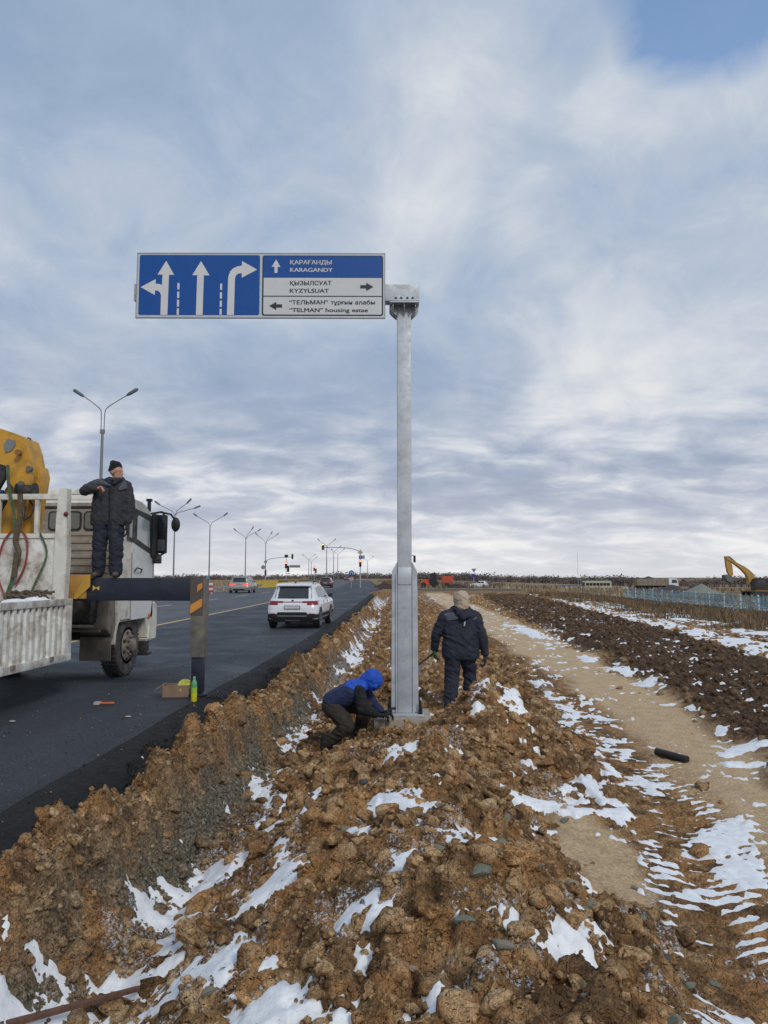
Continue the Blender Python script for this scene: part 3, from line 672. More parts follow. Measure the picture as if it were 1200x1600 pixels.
# head: flange, gussets, bolts, arm
p = MB().box((-.33, 10.27, 5.695), (.095, 10.73, 5.718), .003).box((-.33, 10.27, 5.721), (.095, 10.73, 5.744), .003); rel(p).obj('flange_plate', GALV, sg)
for gx in (-.28, -.12, .04):
    p = MB().prism([(10.30, 5.693), (10.395, 5.693), (10.395, 5.55), (10.38, 5.55), (10.30, 5.65)], 'x', gx-.005, gx+.005); rel(p).obj('gusset', GALV, sg)
for s in (-1, 1):
    for gy in (10.40, 10.5, 10.60):
        x0 = -.12+s*.102; p = MB().prism([(x0, 5.693), (x0+s*.10, 5.693), (x0+s*.10, 5.63), (x0+s*.012, 5.55), (x0, 5.55)], 'y', gy-.005, gy+.005); rel(p).obj('gusset', GALV, sg)
for bx in (-.24, -.165, -.075, .0):
    for by in (10.30, 10.70):
        p = MB().lathe([(.012, 5.61), (.012, 5.65), (.022, 5.65), (.022, 5.692), (.0125, 5.693), (.0125, 5.745), (.022, 5.746), (.022, 5.765), (.012, 5.766), (.012, 5.785)], 6, 'z', (bx, by, 0)); rel(p).obj('flange_bolt', BOLT, sg)
p = MB().box((-4.05, 10.41, 5.77), (.105, 10.59, 6.02), .01); rel(p).obj('arm', GALV, sg)
for bx in (-3.7, -2.9, -1.7, -.7):
    p = MB().box((bx-.03, 10.385, 5.55), (bx+.03, 10.407, 6.38)); rel(p).obj('sign_bracket', GALV, sg)
bd = MB().prism(rrect(-1.8675, 1.8675, -.495, .495, .012), 'y', 0, .022)
boards = bd.obj('sign_board', mat('sign_back_sheet', (.50, .52, .54), .45, .2, var=.05), sg); boards.location = (SX+.12+.065, SY-10.5, SB+.14); boards.scale = (.962, 1, .975)
e = MB()
for a, b in (((-1.869, -.004, .489), (1.869, .024, .499)), ((-1.869, -.004, -.499), (1.869, .024, -.489)), ((-1.873, -.004, -.499), (-1.8635, .024, .499)), ((1.8635, -.004, -.499), (1.873, .024, .499))): e.box(a, b)
e.obj('edge_trim', mat('trim_grey', (.24, .26, .28), .5, .4), boards)
def flat(name, poly, m, y=-.003, t=.0025): return MB().prism(poly, 'y', y, y+t).obj(name, m, boards)
flat('lane_panel', rrect(sx(216), sx(405.5), sz(496), sz(400), .03), SBLUE, -.004)
flat('panel_border', rrect(sx(409.5), sx(600), sz(496.8), sz(400.2), .035), SBLACK, -.004)
bi = rrect(sx(411.2), sx(598.5), sz(495.2), sz(401.6), .028)
# direction panel: blue upper band and two white fields
flat('blue_field', [(sx(411.2), sz(436))]+[(sx(598.5), sz(436))]+[q for q in rrect(sx(411.2), sx(598.5), sz(470), sz(401.6), .028)[0:12]], SBLUE, -.0055)
flat('white_field', [(sx(411.8), sz(465)), (sx(597.8), sz(465)), (sx(597.8), sz(436.4)), (sx(411.8), sz(436.4))], SWHITE, -.0055)
flat('white_field', [(sx(411.8), sz(466.8)), (sx(597.8), sz(466.8))]+[q for q in rrect(sx(411.8), sx(597.8), sz(495), sz(460), .026)[18:24]][::-1]+[q for q in rrect(sx(411.8), sx(597.8), sz(495), sz(460), .026)[12:18]][::-1], SWHITE, -.0055)
def arrow_poly(pts): return [(sx(a), sz(b)) for a, b in pts]
Z0 = 200+0
def ax(zx): return 200+zx/5.4545
def az(zy): return 390+zy/5.4545
def AP(pts): return [(sx(ax(a)), sz(az(b))) for a, b in pts]
flat('arrow', AP([(277, 578), (336, 578), (342, 230), (386, 230), (315, 107), (243, 228), (286, 228), (284, 318), (256, 309), (229, 308), (229, 268), (101, 337), (224, 406), (227, 366), (250, 369), (268, 383), (278, 408)]), SLIGHT, -.0065)
flat('arrow', AP([(580, 578), (637, 578), (641, 234), (690, 234), (614, 109), (541, 232), (584, 232)]), SLIGHT, -.0065)
flat('arrow', AP([(845, 578), (905, 578), (908, 262), (916, 235), (933, 219), (966, 213), (966, 254), (1098, 182), (966, 107), (966, 148), (925, 155), (890, 172), (865, 200), (850, 250)]), SLIGHT, -.0065)
for cx0, zz0 in ((425, [(302, 357), (376, 432), (448, 507), (522, 578)]), (791, [(306, 360), (381, 436), (454, 509), (526, 578)])):
    for a, b in zz0: flat('lane_dash', AP([(cx0-9, a), (cx0+9, a), (cx0+9, b), (cx0-9, b)]), SLIGHT, -.0065)
def bx_(zx): return 400+zx/5.714
def bz_(zy): return 390+zy/5.714
def BP(pts): return [(sx(bx_(a)), sz(bz_(b))) for a, b in pts]
flat('arrow', BP([(163, 220), (191, 220), (191, 166), (217, 166), (177, 97), (138, 165), (163, 165)]), SLIGHT, -.0075)
flat('arrow', BP([(937, 331), (937, 362), (990, 362), (990, 385), (1056, 347), (990, 309), (990, 331)]), SBLACK, -.0075)
flat('arrow', BP([(236, 508), (236, 538), (184, 538), (184, 560), (119, 523), (184, 486), (184, 508)]), SBLACK, -.0075)
for txt, zx0, zx1, base, capz, m, bold in (('ҚАРАҒАНДЫ', 303, 678, 142, 103, SLIGHT, .014), ('KARAGANDY', 303, 688, 211, 173, SLIGHT, .014), ('ҚЫЗЫЛСУАТ', 303, 678, 332, 293, SBLACK, .018), ('KYZYLSUAT', 303, 655, 401, 364, SBLACK, .018),
        ('“ТЕЛЬМАН”', 300, 648, 507, 470, SBLACK, .018), ('тұрғын', 672, 866, 507, 470, SBLACK, .018), ('алабы', 890, 1070, 507, 470, SBLACK, .018), ('“TELMAN”', 300, 603, 577, 540, SBLACK, .018), ('housing', 626, 842, 577, 540, SBLACK, .018), ('estae', 863, 1006, 577, 540, SBLACK, .018)):
    w = (zx1-zx0)/5.714*k_; ch = (base-capz)/5.714*k_
    tm = text_mb(txt, ch/.72, 0); t0_ = list(tm.v); nf_ = len(tm.f); tm.add([(a+ch*.056, b-.0004, c) for a, b, c in t0_], list(tm.f)); tm.add([(a+ch*.028, b-.0008, c) for a, b, c in t0_], list(tm.f)[:nf_])
    xs_ = [v[0] for v in tm.v]; kx = w/(max(xs_)-min(xs_)); tm.v = [(a*kx, b, c) for a, b, c in tm.v]
    shift(tm, (sx(bx_(zx0)), -.0075, sz(bz_(base)))); tm.obj('lettering', m, boards, smooth=False)
# concrete footing
ft = MB().box((-.55, 10.13, -.56), (.235, 10.94, -.142), .012, Matrix.Rotation(R(2.6), 3, 'Z')).obj('concrete_footing', mat('concrete', (.34, .31, .26), .9, var=.15, scale=7, bump=.4, bscale=50, dirt=(.24, .16, .1), dirt_amt=.35))
tag(ft, 'buff concrete footing slab sunk in the earth under the steel post', 'footing')

# ================================================================ PEOPLE
def hull(mb, sph, sub=2):
    bm = bmesh.new()
    for c, r in sph:
        res = bmesh.ops.create_icosphere(bm, subdivisions=sub, radius=r if not isinstance(r, tuple) else 1)
        for v in res['verts']:
            if isinstance(r, tuple): v.co = Vector((v.co.x*r[0], v.co.y*r[1], v.co.z*r[2]))
            v.co += Vector(c)
    ch = bmesh.ops.convex_hull(bm, input=bm.verts[:])
    keep = set(g for g in ch['geom'] if isinstance(g, bmesh.types.BMFace))
    bmesh.ops.delete(bm, geom=[f for f in bm.faces if f not in keep], context='FACES')
    bm.verts.index_update(); o = len(mb.v); vi = {}
    for f in bm.faces:
        for v in f.verts:
            if v.index not in vi: vi[v.index] = len(mb.v); mb.v.append(tuple(v.co))
        mb.f.append(tuple(vi[v.index] for v in f.verts))
    bm.free(); return mb
def skin(name, hulls, m, parent, voxel=.012, smooth=6, wrinkle=0., wsc=9, cut=None, seed=0):
    mb = MB()
    for h in hulls: hull(mb, h)
    me = bpy.data.meshes.new('tmp'); me.from_pydata(mb.v, [], mb.f); o = bpy.data.objects.new('tmp', me); col.objects.link(o)
    md = o.modifiers.new('r', 'REMESH'); md.mode = 'VOXEL'; md.voxel_size = voxel
    sm = o.modifiers.new('s', 'SMOOTH'); sm.factor = .5; sm.iterations = smooth
    dg = bpy.context.evaluated_depsgraph_get(); out = bpy.data.meshes.new_from_object(o.evaluated_get(dg)); bpy.data.objects.remove(o); bpy.data.meshes.remove(me)
    n = len(out.vertices); V = np.empty(n*3, np.float32); out.vertices.foreach_get('co', V); V = V.reshape(-1, 3).astype(float)
    Nn = np.empty(n*3, np.float32); out.vertex_normals.foreach_get('vector', Nn); Nn = Nn.reshape(-1, 3)
    if wrinkle:
        a = fbm(V[:, 0]*.8+V[:, 1]*.8+seed, V[:, 2]*1.5+V[:, 0]*.5, wsc, 3, 500+seed); a = (1-np.abs(a)*3)
        V = V+Nn*(np.clip(a, -1, 1)*wrinkle)[:, None]
    out.vertices.foreach_set('co', V.astype(np.float32).ravel()); out.name = name
    out.polygons.foreach_set('use_smooth', [True]*len(out.polygons)); out.materials.clear(); out.materials.append(m)
    if cut:
        bm = bmesh.new(); bm.from_mesh(out)
        for co, no in cut: bmesh.ops.bisect_plane(bm, geom=bm.verts[:]+bm.edges[:]+bm.faces[:], plane_co=co, plane_no=no, clear_outer=True)
        bm.to_mesh(out); bm.free()
    ob = bpy.data.objects.new(name, out); col.objects.link(ob); ob.parent = parent; return ob
SKIN = mat('skin', (.46, .24, .17), .6, var=.08, scale=12)
NAVY = mat('cloth_navy', (.018, .021, .036), .85, var=.25, scale=8, bump=.25, bscale=160)
NAVY2 = mat('cloth_slate', (.085, .090, .115), .85, var=.15, scale=8, bump=.25, bscale=160)
BLACKC = mat('cloth_black', (.010, .010, .012), .9, var=.2, bump=.3, bscale=120)
BEIGE = mat('cloth_beige', (.42, .33, .25), .9, var=.12, scale=14, bump=.3, bscale=90)
ROYAL = mat('cloth_royal_blue', (.005, .065, .42), .7, var=.15, scale=9, bump=.2, bscale=120)
DEEPB = mat('cloth_deep_blue', (.010, .018, .065), .8, var=.2, bump=.2, bscale=120)
BROWNC = mat('cloth_brown', (.030, .024, .018), .9, var=.3, bump=.3, bscale=120)
BOOT = mat('boot_black', (.03, .03, .032), .6, var=.2, dirt=(.17, .11, .06), dirt_amt=.5)
GLOVE = mat('glove_dark', (.02, .024, .024), .85, bump=.3, bscale=90)
GLOVEG = mat('glove_green', (.03, .12, .05), .85, bump=.3, bscale=90)
def hand(w, d, palm, side=1, curl=.5, s=1.):
    """w wrist, d pointing direction, palm = palm normal; five fingers"""
    w = Vector(w); d = Vector(d).normalized(); pn = Vector(palm); pn = (pn-d*pn.dot(d)).normalized(); a = d.cross(pn)*side; out = []
    base = w+d*.085*s
    out.append([(w, .027*s), (w+d*.03*s, .028*s), (base+a*.028*s, .014*s), (base-a*.028*s, .014*s), (w+d*.03*s+a*.018*s, .019*s)])
    for i, (o, l) in enumerate(((.030, .072), (.010, .082), (-.011, .078), (-.030, .060))):
        p = base+a*o*s; dd = d.copy(); pts = [p]
        for j, f in enumerate((.45, .32, .26)):
            ang = curl*(.5, 1.0, .8)[j]*1.3; dd = (dd*math.cos(ang)+pn*math.sin(ang)).normalized(); ax_ = dd
            p = p+dd*l*f*s; pts.append(p)
            pn_l = pn
        rr = (.0098, .0092, .0085, .0075)
        for j in range(3): out.append([(pts[j], rr[j]*s), (pts[j+1], rr[j+1]*s)])
    t0 = w+d*.025*s+a*.025*s; t1 = t0+(d*.6+a*.6+pn*.3).normalized()*.04*s; t2 = t1+(d*.75+pn*.6+a*.1*(1-curl)).normalized()*.035*s
    out += [[(t0, .013*s), (t1, .011*s)], [(t1, .011*s), (t2, .0085*s)]]
    return out
def chain(pts, rs): return [[(pts[i], rs[i]), (pts[i+1], rs[i+1])] for i in range(len(pts)-1)]
def head_h(c, fwd, s=1.):
    """head shape: cranium, jaw, nose, brow, ears"""
    c = Vector(c); f = Vector(fwd).normalized(); sd = f.cross(Vector((0, 0, 1))).normalized(); up = Vector((0, 0, 1)); P = lambda a, b, z: c+f*a*s+sd*b*s+up*z*s
    return [[(P(.01, 0, .035), .088*s), (P(-.02, 0, .03), .088*s)], [(P(.035, 0, 0), .068*s), (P(.062, 0, -.085), .030*s), (P(.02, .035, -.06), .03*s), (P(.02, -.035, -.06), .03*s)],
            [(P(.088, 0, .012), .012*s), (P(.112, 0, -.022), .013*s)], [(P(.095, .012, -.026), .010*s), (P(.095, -.012, -.026), .010*s)],
            [(P(.078, .035, .028), .016*s), (P(.086, 0, .03), .013*s), (P(.078, -.035, .028), .016*s)],
            [(P(.088, .02, -.055), .008*s), (P(.092, 0, -.054), .009*s), (P(.088, -.02, -.055), .008*s)], [(P(.084, .016, -.066), .008*s), (P(.088, 0, -.068), .008*s), (P(.084, -.016, -.066), .008*s)],
            [(P(0, .080, .01), .014*s), (P(-.012, .084, -.02), .012*s)], [(P(0, -.080, .01), .014*s), (P(-.012, -.084, -.02), .012*s)]]
def eyes(c, fwd, parent, s=1.):
    c = Vector(c); f = Vector(fwd).normalized(); sd = f.cross(Vector((0, 0, 1))).normalized()
    for q in (-1, 1):
        p = c+f*.083*s+sd*q*.032*s+Vector((0, 0, .006)); MB().sphere(p, .0125*s, 2).obj('eye', mat('eye_dark', (.05, .035, .03), .3), parent)

# --- man standing on the outrigger beam
pm_ = thing('person', 'person in dark work jacket and black bobble hat standing on the outrigger beam', 'person', (-4.655, 11.02, 1.752), 0)
hd = (.125, -.02, 1.60); hf = (.985, -.17, 0)
Lh, Rh = (.325, -.03, .80), (-.01, -.27, 1.335)
hips = (.03, 0, .92)
body = head_h(hd, hf)+[[((.105, 0, 1.42), .055), ((.115, 0, 1.54), .052)], [((-.13, .0, 1.42), .06), ((.25, .03, 1.42), .06), ((-.05, 0, 1.05), .10), ((.15, 0, 1.05), .10)], [((-.05, 0, .93), .11), ((.13, 0, .93), .11), ((.03, 0, 1.1), .11)]]
body += chain([(-.07, 0, .9), (-.10, -.02, .48), (-.12, .0, .10)], [.10, .06, .045])+chain([(.13, 0, .9), (.16, -.03, .48), (.15, 0, .10)], [.10, .06, .045])
body += [[((-.12, .02, .05), .04), ((-.10, -.14, .035), .033)], [((.15, .02, .05), .04), ((.19, -.14, .035), .033)]]
body += chain([(-.16, 0, 1.43), (-.33, -.08, 1.33), (-.06, -.25, 1.335)], [.055, .045, .03])+chain([(.26, .02, 1.41), (.325, .03, 1.10), (.325, -.02, .83)], [.055, .042, .03])
body += hand((-.06, -.25, 1.335), (1, -.25, .05), (0, -.6, -.8), 1, .95)+hand(Lh, (0.02, -.05, -1), (-.9, -.3, 0), -1, .35)
skin('body', body, SKIN, pm_, .0065, 2)
eyes(hd, hf, pm_)
jk = [[((-.14, .02, 1.42), .085), ((.24, .03, 1.41), .085), ((.03, .02, 1.47), .08)], [((-.12, .01, 1.38), .10), ((.22, .02, 1.38), .10), ((-.09, .01, 1.05), .155), ((.14, .01, 1.05), .155)], [((-.09, .01, 1.1), .155), ((.145, .01, 1.1), .155), ((-.105, .01, .86), .155), ((.16, .01, .86), .155)]]
jk += chain([(-.17, .01, 1.42), (-.335, -.07, 1.325), (-.09, -.24, 1.335)], [.092, .082, .055])+chain([(.27, .03, 1.39), (.34, .03, 1.10), (.335, -.02, .86)], [.09, .074, .055])
jk += [[((.02, .03, 1.50), .045), ((.19, .03, 1.50), .045)], [((.05, -.04, 1.49), .035), ((.18, -.05, 1.49), .035)]]
CHAR = mat('cloth_charcoal', (.030, .031, .038), .85, var=.25, scale=8, bump=.25, bscale=160)
skin('jacket', jk, CHAR, pm_, .011, 4, .008, 9, [((0, 0, .80), (0, 0, -1))], 1)
skin('jacket_yoke', [[((-.10, -.075, 1.47), .03), ((-.20, -.05, 1.44), .03), ((.06, -.10, 1.40), .02)], [((.27, -.06, 1.43), .03), ((.22, -.09, 1.34), .03), ((.30, -.05, 1.36), .02)]], NAVY2, pm_, .008, 4, .003, 12)
skin('collar', [[((.00, -.03, 1.49), .04), ((.06, -.09, 1.44), .03)], [((.2, -.05, 1.49), .035), ((.13, -.10, 1.43), .03)], [((.04, .07, 1.50), .05), ((.18, .07, 1.50), .05)]], NAVY, pm_, .008, 4, .003, 12)
MB().box((.088, -.165, .84), (.102, -.150, 1.38), .003).obj('zip', BLACKC, pm_)
tr = chain([(-.065, 0, .90), (-.10, -.02, .50), (-.115, .0, .10)], [.135, .105, .095])+chain([(.125, 0, .90), (.165, -.03, .50), (.155, 0, .10)], [.135, .105, .095])
skin('trousers', tr, NAVY, pm_, .011, 4, .012, 8, None, 4)
skin('boot', [[((-.12, .03, .06), .055), ((-.10, -.15, .045), .045)], [((-.12, .02, .05), .05), ((-.12, .02, .14), .06)]], BOOT, pm_, .009, 3, .002, 20, [((0, 0, .002), (0, 0, -1))])
skin('boot', [[((.15, .03, .06), .055), ((.20, -.15, .045), .045)], [((.15, .02, .05), .05), ((.15, .02, .14), .06)]], BOOT, pm_, .009, 3, .002, 20, [((0, 0, .002), (0, 0, -1))])
skin('glove', hand(Lh, (0.02, -.05, -1), (-.9, -.3, 0), -1, .35, 1.18), GLOVE, pm_, .006, 2)
skin('hat', [[((.105, -.01, 1.66), .100), ((.115, -.015, 1.695), .092)], [((.06, .0, 1.755), .048)], [((.085, .01, 1.63), .095), ((.10, .0, 1.70), .09)]], BLACKC, pm_, .008, 3, .004, 22, [((.125, 0, 1.622), (.0, .0, -1))])

# --- worker walking away to the right of the post
GW = gz(.52, 11.3)
pw = thing('person', 'person in navy work suit and beige hood walking away beside the post', 'person', (.70, 11.3, -.24), R(-2))
hd = (.035, .02, 1.66); hf = (-.35, .94, 0)
body = head_h(hd, hf)+[[((.03, 0, 1.45), .055), ((.035, .01, 1.60), .055)], [((-.16, 0, 1.43), .06), ((.20, 0, 1.42), .06), ((-.08, 0, 1.05), .10), ((.11, 0, 1.05), .10)], [((-.07, 0, .95), .11), ((.10, 0, .95), .11), ((.02, 0, 1.1), .11)]]
body += chain([(-.08, 0, .93), (-.12, .02, .50), (-.14, -.08, .08)], [.10, .06, .045])+chain([(.11, 0, .93), (.16, .17, .56), (.15, .20, .16)], [.10, .06, .045])
body += [[((-.14, -.08, .05), .04), ((-.15, .09, .035), .033)], [((.15, .20, .12), .04), ((.16, .36, .09), .033)]]
body += chain([(-.20, 0, 1.42), (-.335, .02, 1.13), (-.375, .10, .90)], [.055, .045, .03])+chain([(.235, 0, 1.41), (.335, -.02, 1.10), (.385, .03, .83)], [.055, .042, .03])
body += hand((-.375, .10, .90), (-.08, .25, -1), (1, 0, .2), 1, .9)+hand((.385, .03, .83), (.06, .1, -1), (-1, .2, 0), -1, .55)
skin('body', body, SKIN, pw, .0065, 2)
jk = [[((-.17, 0, 1.42), .095), ((.21, 0, 1.41), .095), ((.02, .02, 1.50), .08)], [((-.15, .01, 1.38), .12), ((.19, .01, 1.38), .12), ((-.10, .01, 1.05), .16), ((.13, .01, 1.05), .16)], [((-.10, .01, 1.1), .16), ((.13, .01, 1.1), .16), ((-.115, .01, .84), .155), ((.145, .01, .84), .155)]]
jk += chain([(-.215, .0, 1.40), (-.345, .02, 1.13), (-.375, .10, .93)], [.095, .082, .058])+chain([(.245, 0, 1.39), (.345, -.02, 1.10), (.385, .02, .87)], [.095, .08, .058])
skin('jacket', jk, NAVY, pw, .011, 4, .011, 7, [((0, 0, .78), (0, 0, -1))], 7)
skin('jacket_yoke', [[((-.20, -.075, 1.43), .035), ((-.10, -.10, 1.44), .03), ((-.17, -.10, 1.36), .02), ((-.04, -.125, 1.385), .02)], [((.13, -.07, 1.44), .03), ((.26, -.07, 1.38), .025), ((.15, -.1, 1.38), .02), ((-.1, -.11, 1.42), .02)]], NAVY2, pw, .008, 4, .003, 12)
skin('collar_hood', [[((-.03, -.04, 1.52), .07), ((.12, -.04, 1.51), .07), ((.05, -.15, 1.42), .055)], [((.13, -.10, 1.43), .06), ((.19, -.08, 1.42), .055), ((-.02, -.13, 1.46), .045)], [((-.10, .05, 1.52), .045), ((-.02, .12, 1.52), .05), ((.12, .10, 1.52), .05)]], NAVY, pw, .009, 3, .009, 10, None, 3)
MB().box((.065, -.168, 1.275), (.085, -.158, 1.34), .002, Matrix.Rotation(R(12), 3, 'Y')).obj('reflective_tag', mat('reflective', (.45, .47, .5), .4), pw)
skin('hood', [[((.03, 0, 1.685), .122), ((.035, -.01, 1.62), .118)], [((.03, -.035, 1.70), .10), ((.05, -.05, 1.58), .10)], [((-.03, .10, 1.63), .05), ((-.03, .09, 1.72), .05)]], BEIGE, pw, .009, 4, .010, 8, None, 5)
tr = chain([(-.075, 0, .92), (-.12, .02, .52), (-.14, -.07, .10)], [.14, .112, .10])+chain([(.11, 0, .92), (.16, .17, .58), (.15, .19, .18)], [.14, .11, .098])
skin('trousers', tr, NAVY, pw, .011, 4, .012, 8, None, 9)
skin('boot', [[((-.14, -.08, .06), .055), ((-.15, .10, .045), .045)], [((-.14, -.07, .05), .05), ((-.14, -.06, .14), .06)]], BOOT, pw, .009, 3)
skin('boot', [[((.15, .19, .13), .055), ((.16, .37, .10), .045)], [((.15, .19, .13), .05), ((.15, .19, .22), .06)]], BOOT, pw, .009, 3)
skin('glove', hand((-.375, .10, .90), (-.08, .25, -1), (1, 0, .2), 1, .9, 1.2), GLOVEG, pw, .006, 2)
skin('glove', hand((.385, .03, .83), (.06, .1, -1), (-1, .2, 0), -1, .55, 1.2), GLOVE, pw, .006, 2)
sh = thing('shovel', 'dark handled shovel held low in the walker\'s left hand, running behind the post', 'shovel', (.3, 11.44, .55))
MB().tube([(.09, .0, .10), (-.10, .06, -.04), (-.22, .12, -.14)], .016, 8).obj('handle', mat('old_wood', (.06, .045, .035), .8, var=.3), sh)
MB().prism([(-.21, -.12), (-.18, -.20), (-.28, -.36), (-.44, -.38), (-.40, -.24), (-.27, -.10)], 'y', .118, .126).obj('blade', GALV_D, sh)

# --- crouching worker in the blue jacket
pb = thing('person', 'person in bright blue hooded jacket crouching in the dirt beside the post foot', 'person', (-1.13, 9.95, -.54), 0)
P0 = lambda a, b, c: (a, b, c)
hd = (.60, .02, .93); hf = (.82, -.2, -.62)
def head_t(c, fwd, pitch):
    hs = head_h((0, 0, 0), (1, 0, 0)); M = Matrix.Rotation(pitch, 3, 'Y'); return [[(Vector(c)+M@Vector(p), r) for p, r in h] for h in hs]
body = head_t(hd, hf, R(42))+[[((.46, .02, .88), .055), ((.55, .02, .93), .055)], [((.10, -.09, .66), .11), ((.10, .11, .66), .11), ((.42, -.12, .84), .07), ((.42, .14, .84), .07)]]
body += chain([(.07, -.10, .62), (.28, -.26, .38), (-.03, -.12, .07)], [.08, .045, .03])+chain([(.10, .10, .62), (.50, .16, .56), (.40, .14, .20)], [.08, .045, .03])
body += [[((-.03, -.12, .04), .04), ((.12, -.18, .035), .033)], [((.40, .14, .16), .04), ((.56, .14, .13), .033)]]
body += chain([(.42, -.16, .82), (.47, -.22, .58), (.66, -.10, .50)], [.055, .045, .03])+chain([(.44, .16, .82), (.56, .20, .60), (.72, .05, .50)], [.055, .045, .03])
body += hand((.66, -.10, .50), (1, .2, -.1), (0, 0, -1), 1, .9)+hand((.72, .05, .50), (1, 0, -.1), (0, 0, -1), -1, .9)
skin('body', body, SKIN, pb, .0065, 2)
jl = [[((.06, -.09, .66), .135), ((.06, .11, .66), .135), ((.30, -.13, .80), .11), ((.30, .15, .80), .11)]]
skin('jacket_lower', jl+[[((.20, -.10, .72), .13), ((.20, .12, .72), .13), ((.40, -.12, .80), .095), ((.40, .14, .80), .095)]], DEEPB, pb, .011, 4, .008, 8, None, 11)
skin('jacket_yoke', [[((.30, -.13, .835), .095), ((.30, .15, .835), .095), ((.45, -.12, .87), .085), ((.45, .14, .87), .085)]], ROYAL, pb, .010, 4, .006, 10, None, 12)
skin('sleeve', chain([(.42, -.17, .82), (.48, -.24, .60), (.63, -.12, .52)], [.085, .082, .055]), BLACKC, pb, .010, 4, .007, 12, None, 2)
skin('sleeve', chain([(.44, .17, .82), (.57, .21, .61), (.69, .07, .52)], [.085, .075, .055]), DEEPB, pb, .010, 4, .007, 12, None, 2)
skin('hood', [[((.585, .02, .965), .125), ((.52, .02, .93), .11)], [((.61, .02, .93), .115), ((.58, .02, .90), .115)], [((.62, .10, .87), .04), ((.62, -.06, .87), .04), ((.52, .02, .87), .08)]], ROYAL, pb, .009, 4, .007, 12, None, 15)
tr = chain([(.06, -.10, .62), (.28, -.26, .38), (-.02, -.125, .12)], [.135, .10, .075])+chain([(.08, .10, .62), (.50, .16, .57), (.40, .14, .24)], [.135, .105, .085])+[[((.05, -.09, .62), .13), ((.05, .11, .62), .13)]]
skin('trousers', tr, BROWNC, pb, .011, 4, .010, 9, None, 17)
skin('boot', [[((-.04, -.12, .05), .055), ((.12, -.18, .045), .045)], [((-.03, -.12, .05), .05), ((-.03, -.12, .20), .062)]], BLACKC, pb, .009, 3)
skin('boot', [[((.40, .14, .17), .055), ((.56, .14, .14), .045)], [((.40, .14, .17), .05), ((.40, .14, .28), .06)]], BLACKC, pb, .009, 3)
skin('glove', hand((.66, -.10, .50), (1, .2, -.1), (0, 0, -1), 1, .9, 1.2), BLACKC, pb, .006, 2)
skin('glove', hand((.72, .05, .50), (1, 0, -.1), (0, 0, -1), -1, .9, 1.2), BLACKC, pb, .006, 2)
wr = thing('spanner', 'long dark spanner held by the crouching worker against the post foot', 'spanner', (-.40, 10.0, .0))
MB().tube([(-.04, -.13, .0), (.04, -.02, -.005), (.13, .30, -.03)], .011, 8).obj('shaft', BOLT, wr)
MB().lathe([(.035, -.045), (.035, -.02), (.02, -.02), (.02, -.045)], 12, 'z', (.13, .30, 0)).obj('socket', BOLT, wr)
# ================================================================ CRANE TRUCK
TW = mat('truck_cream', (.66, .64, .57), .55, var=.08, scale=3, dirt=(.25, .21, .16), dirt_amt=.45)
TWP = mat('truck_white_panel', (.70, .70, .65), .6, var=.08, scale=3.5, bump=.15, bscale=40, dirt=(.20, .14, .09), dirt_amt=.55)
TMUD = mat('truck_muddy', (.20, .165, .13), .9, var=.3, scale=5, bump=.2, bscale=40)
TMUDW = mat('cab_rear_dusty', (.30, .26, .21), .8, var=.2, scale=4, dirt=(.13, .10, .08), dirt_amt=.5)
TBLK = mat('truck_black', (.018, .018, .02), .6, var=.3, dirt=(.12, .095, .075), dirt_amt=.4)
RUB = mat('rubber', (.035, .034, .034), .85, var=.3, scale=8, bump=.3, bscale=60, dirt=(.16, .135, .11), dirt_amt=.5)
RIM = mat('rim_muddy', (.24, .20, .16), .8, .2, var=.3, scale=9, dirt=(.09, .07, .055), dirt_amt=.5)
GLS = mat('dark_glass', (.02, .025, .03), .08, var=.2, spec=.8)
GLSL = mat('window_glass_pale', (.35, .38, .38), .12, var=.3, scale=2, spec=.8)
YEL = mat('crane_yellow', (.56, .29, .028), .5, var=.1, scale=4, dirt=(.20, .11, .03), dirt_amt=.4)
ORG = mat('outrigger_orange', (.42, .22, .055), .7, var=.2, scale=5, dirt=(.16, .09, .04), dirt_amt=.5)
NVY = mat('outrigger_navy', (.010, .014, .028), .5, var=.3, scale=4, dirt=(.05, .05, .055), dirt_amt=.35)
STEEL = mat('weathered_steel', (.15, .14, .13), .65, .3, var=.25, scale=6, dirt=(.28, .24, .18), dirt_amt=.4)
STRAPG = mat('strap_green', (.075, .115, .055), .85, var=.3, scale=14, bump=.2)
ROPE = mat('rope_brown', (.10, .075, .05), .95, var=.35, scale=20, bump=.5, bscale=90)
REDH = mat('hose_red', (.30, .035, .03), .5, var=.15)
BLUH = mat('hose_blue', (.012, .07, .14), .5, var=.2)
AMB = mat('lamp_amber', (.50, .15, .02), .35)
tk = thing('crane_truck', 'cream crane truck with corrugated drop-side bed, yellow crane and outrigger put down', 'truck', (-6.3, 12.7, 0))
def T(mb): return shift(mb, (6.3, -12.7, 0))
def tp(mb, name, m, parent=None, **kw): return T(mb).obj(name, m, parent or tk, **kw)
XR, XL = -5.05, -7.5
# chassis rails, cross members, fuel tank
tp(MB().box((-5.85, 2.4, .78), (-5.95, 14.0, 1.05), .01).box((-6.75, 2.4, .78), (-6.65, 14.0, 1.05), .01), 'chassis', TBLK)
tp(MB().box((-5.2, 9.0, .62), (-5.75, 10.7, 1.02), .04).box((-5.3, 3.6, .55), (-5.36, 9.4, .62), .01), 'side_guard', TMUD)
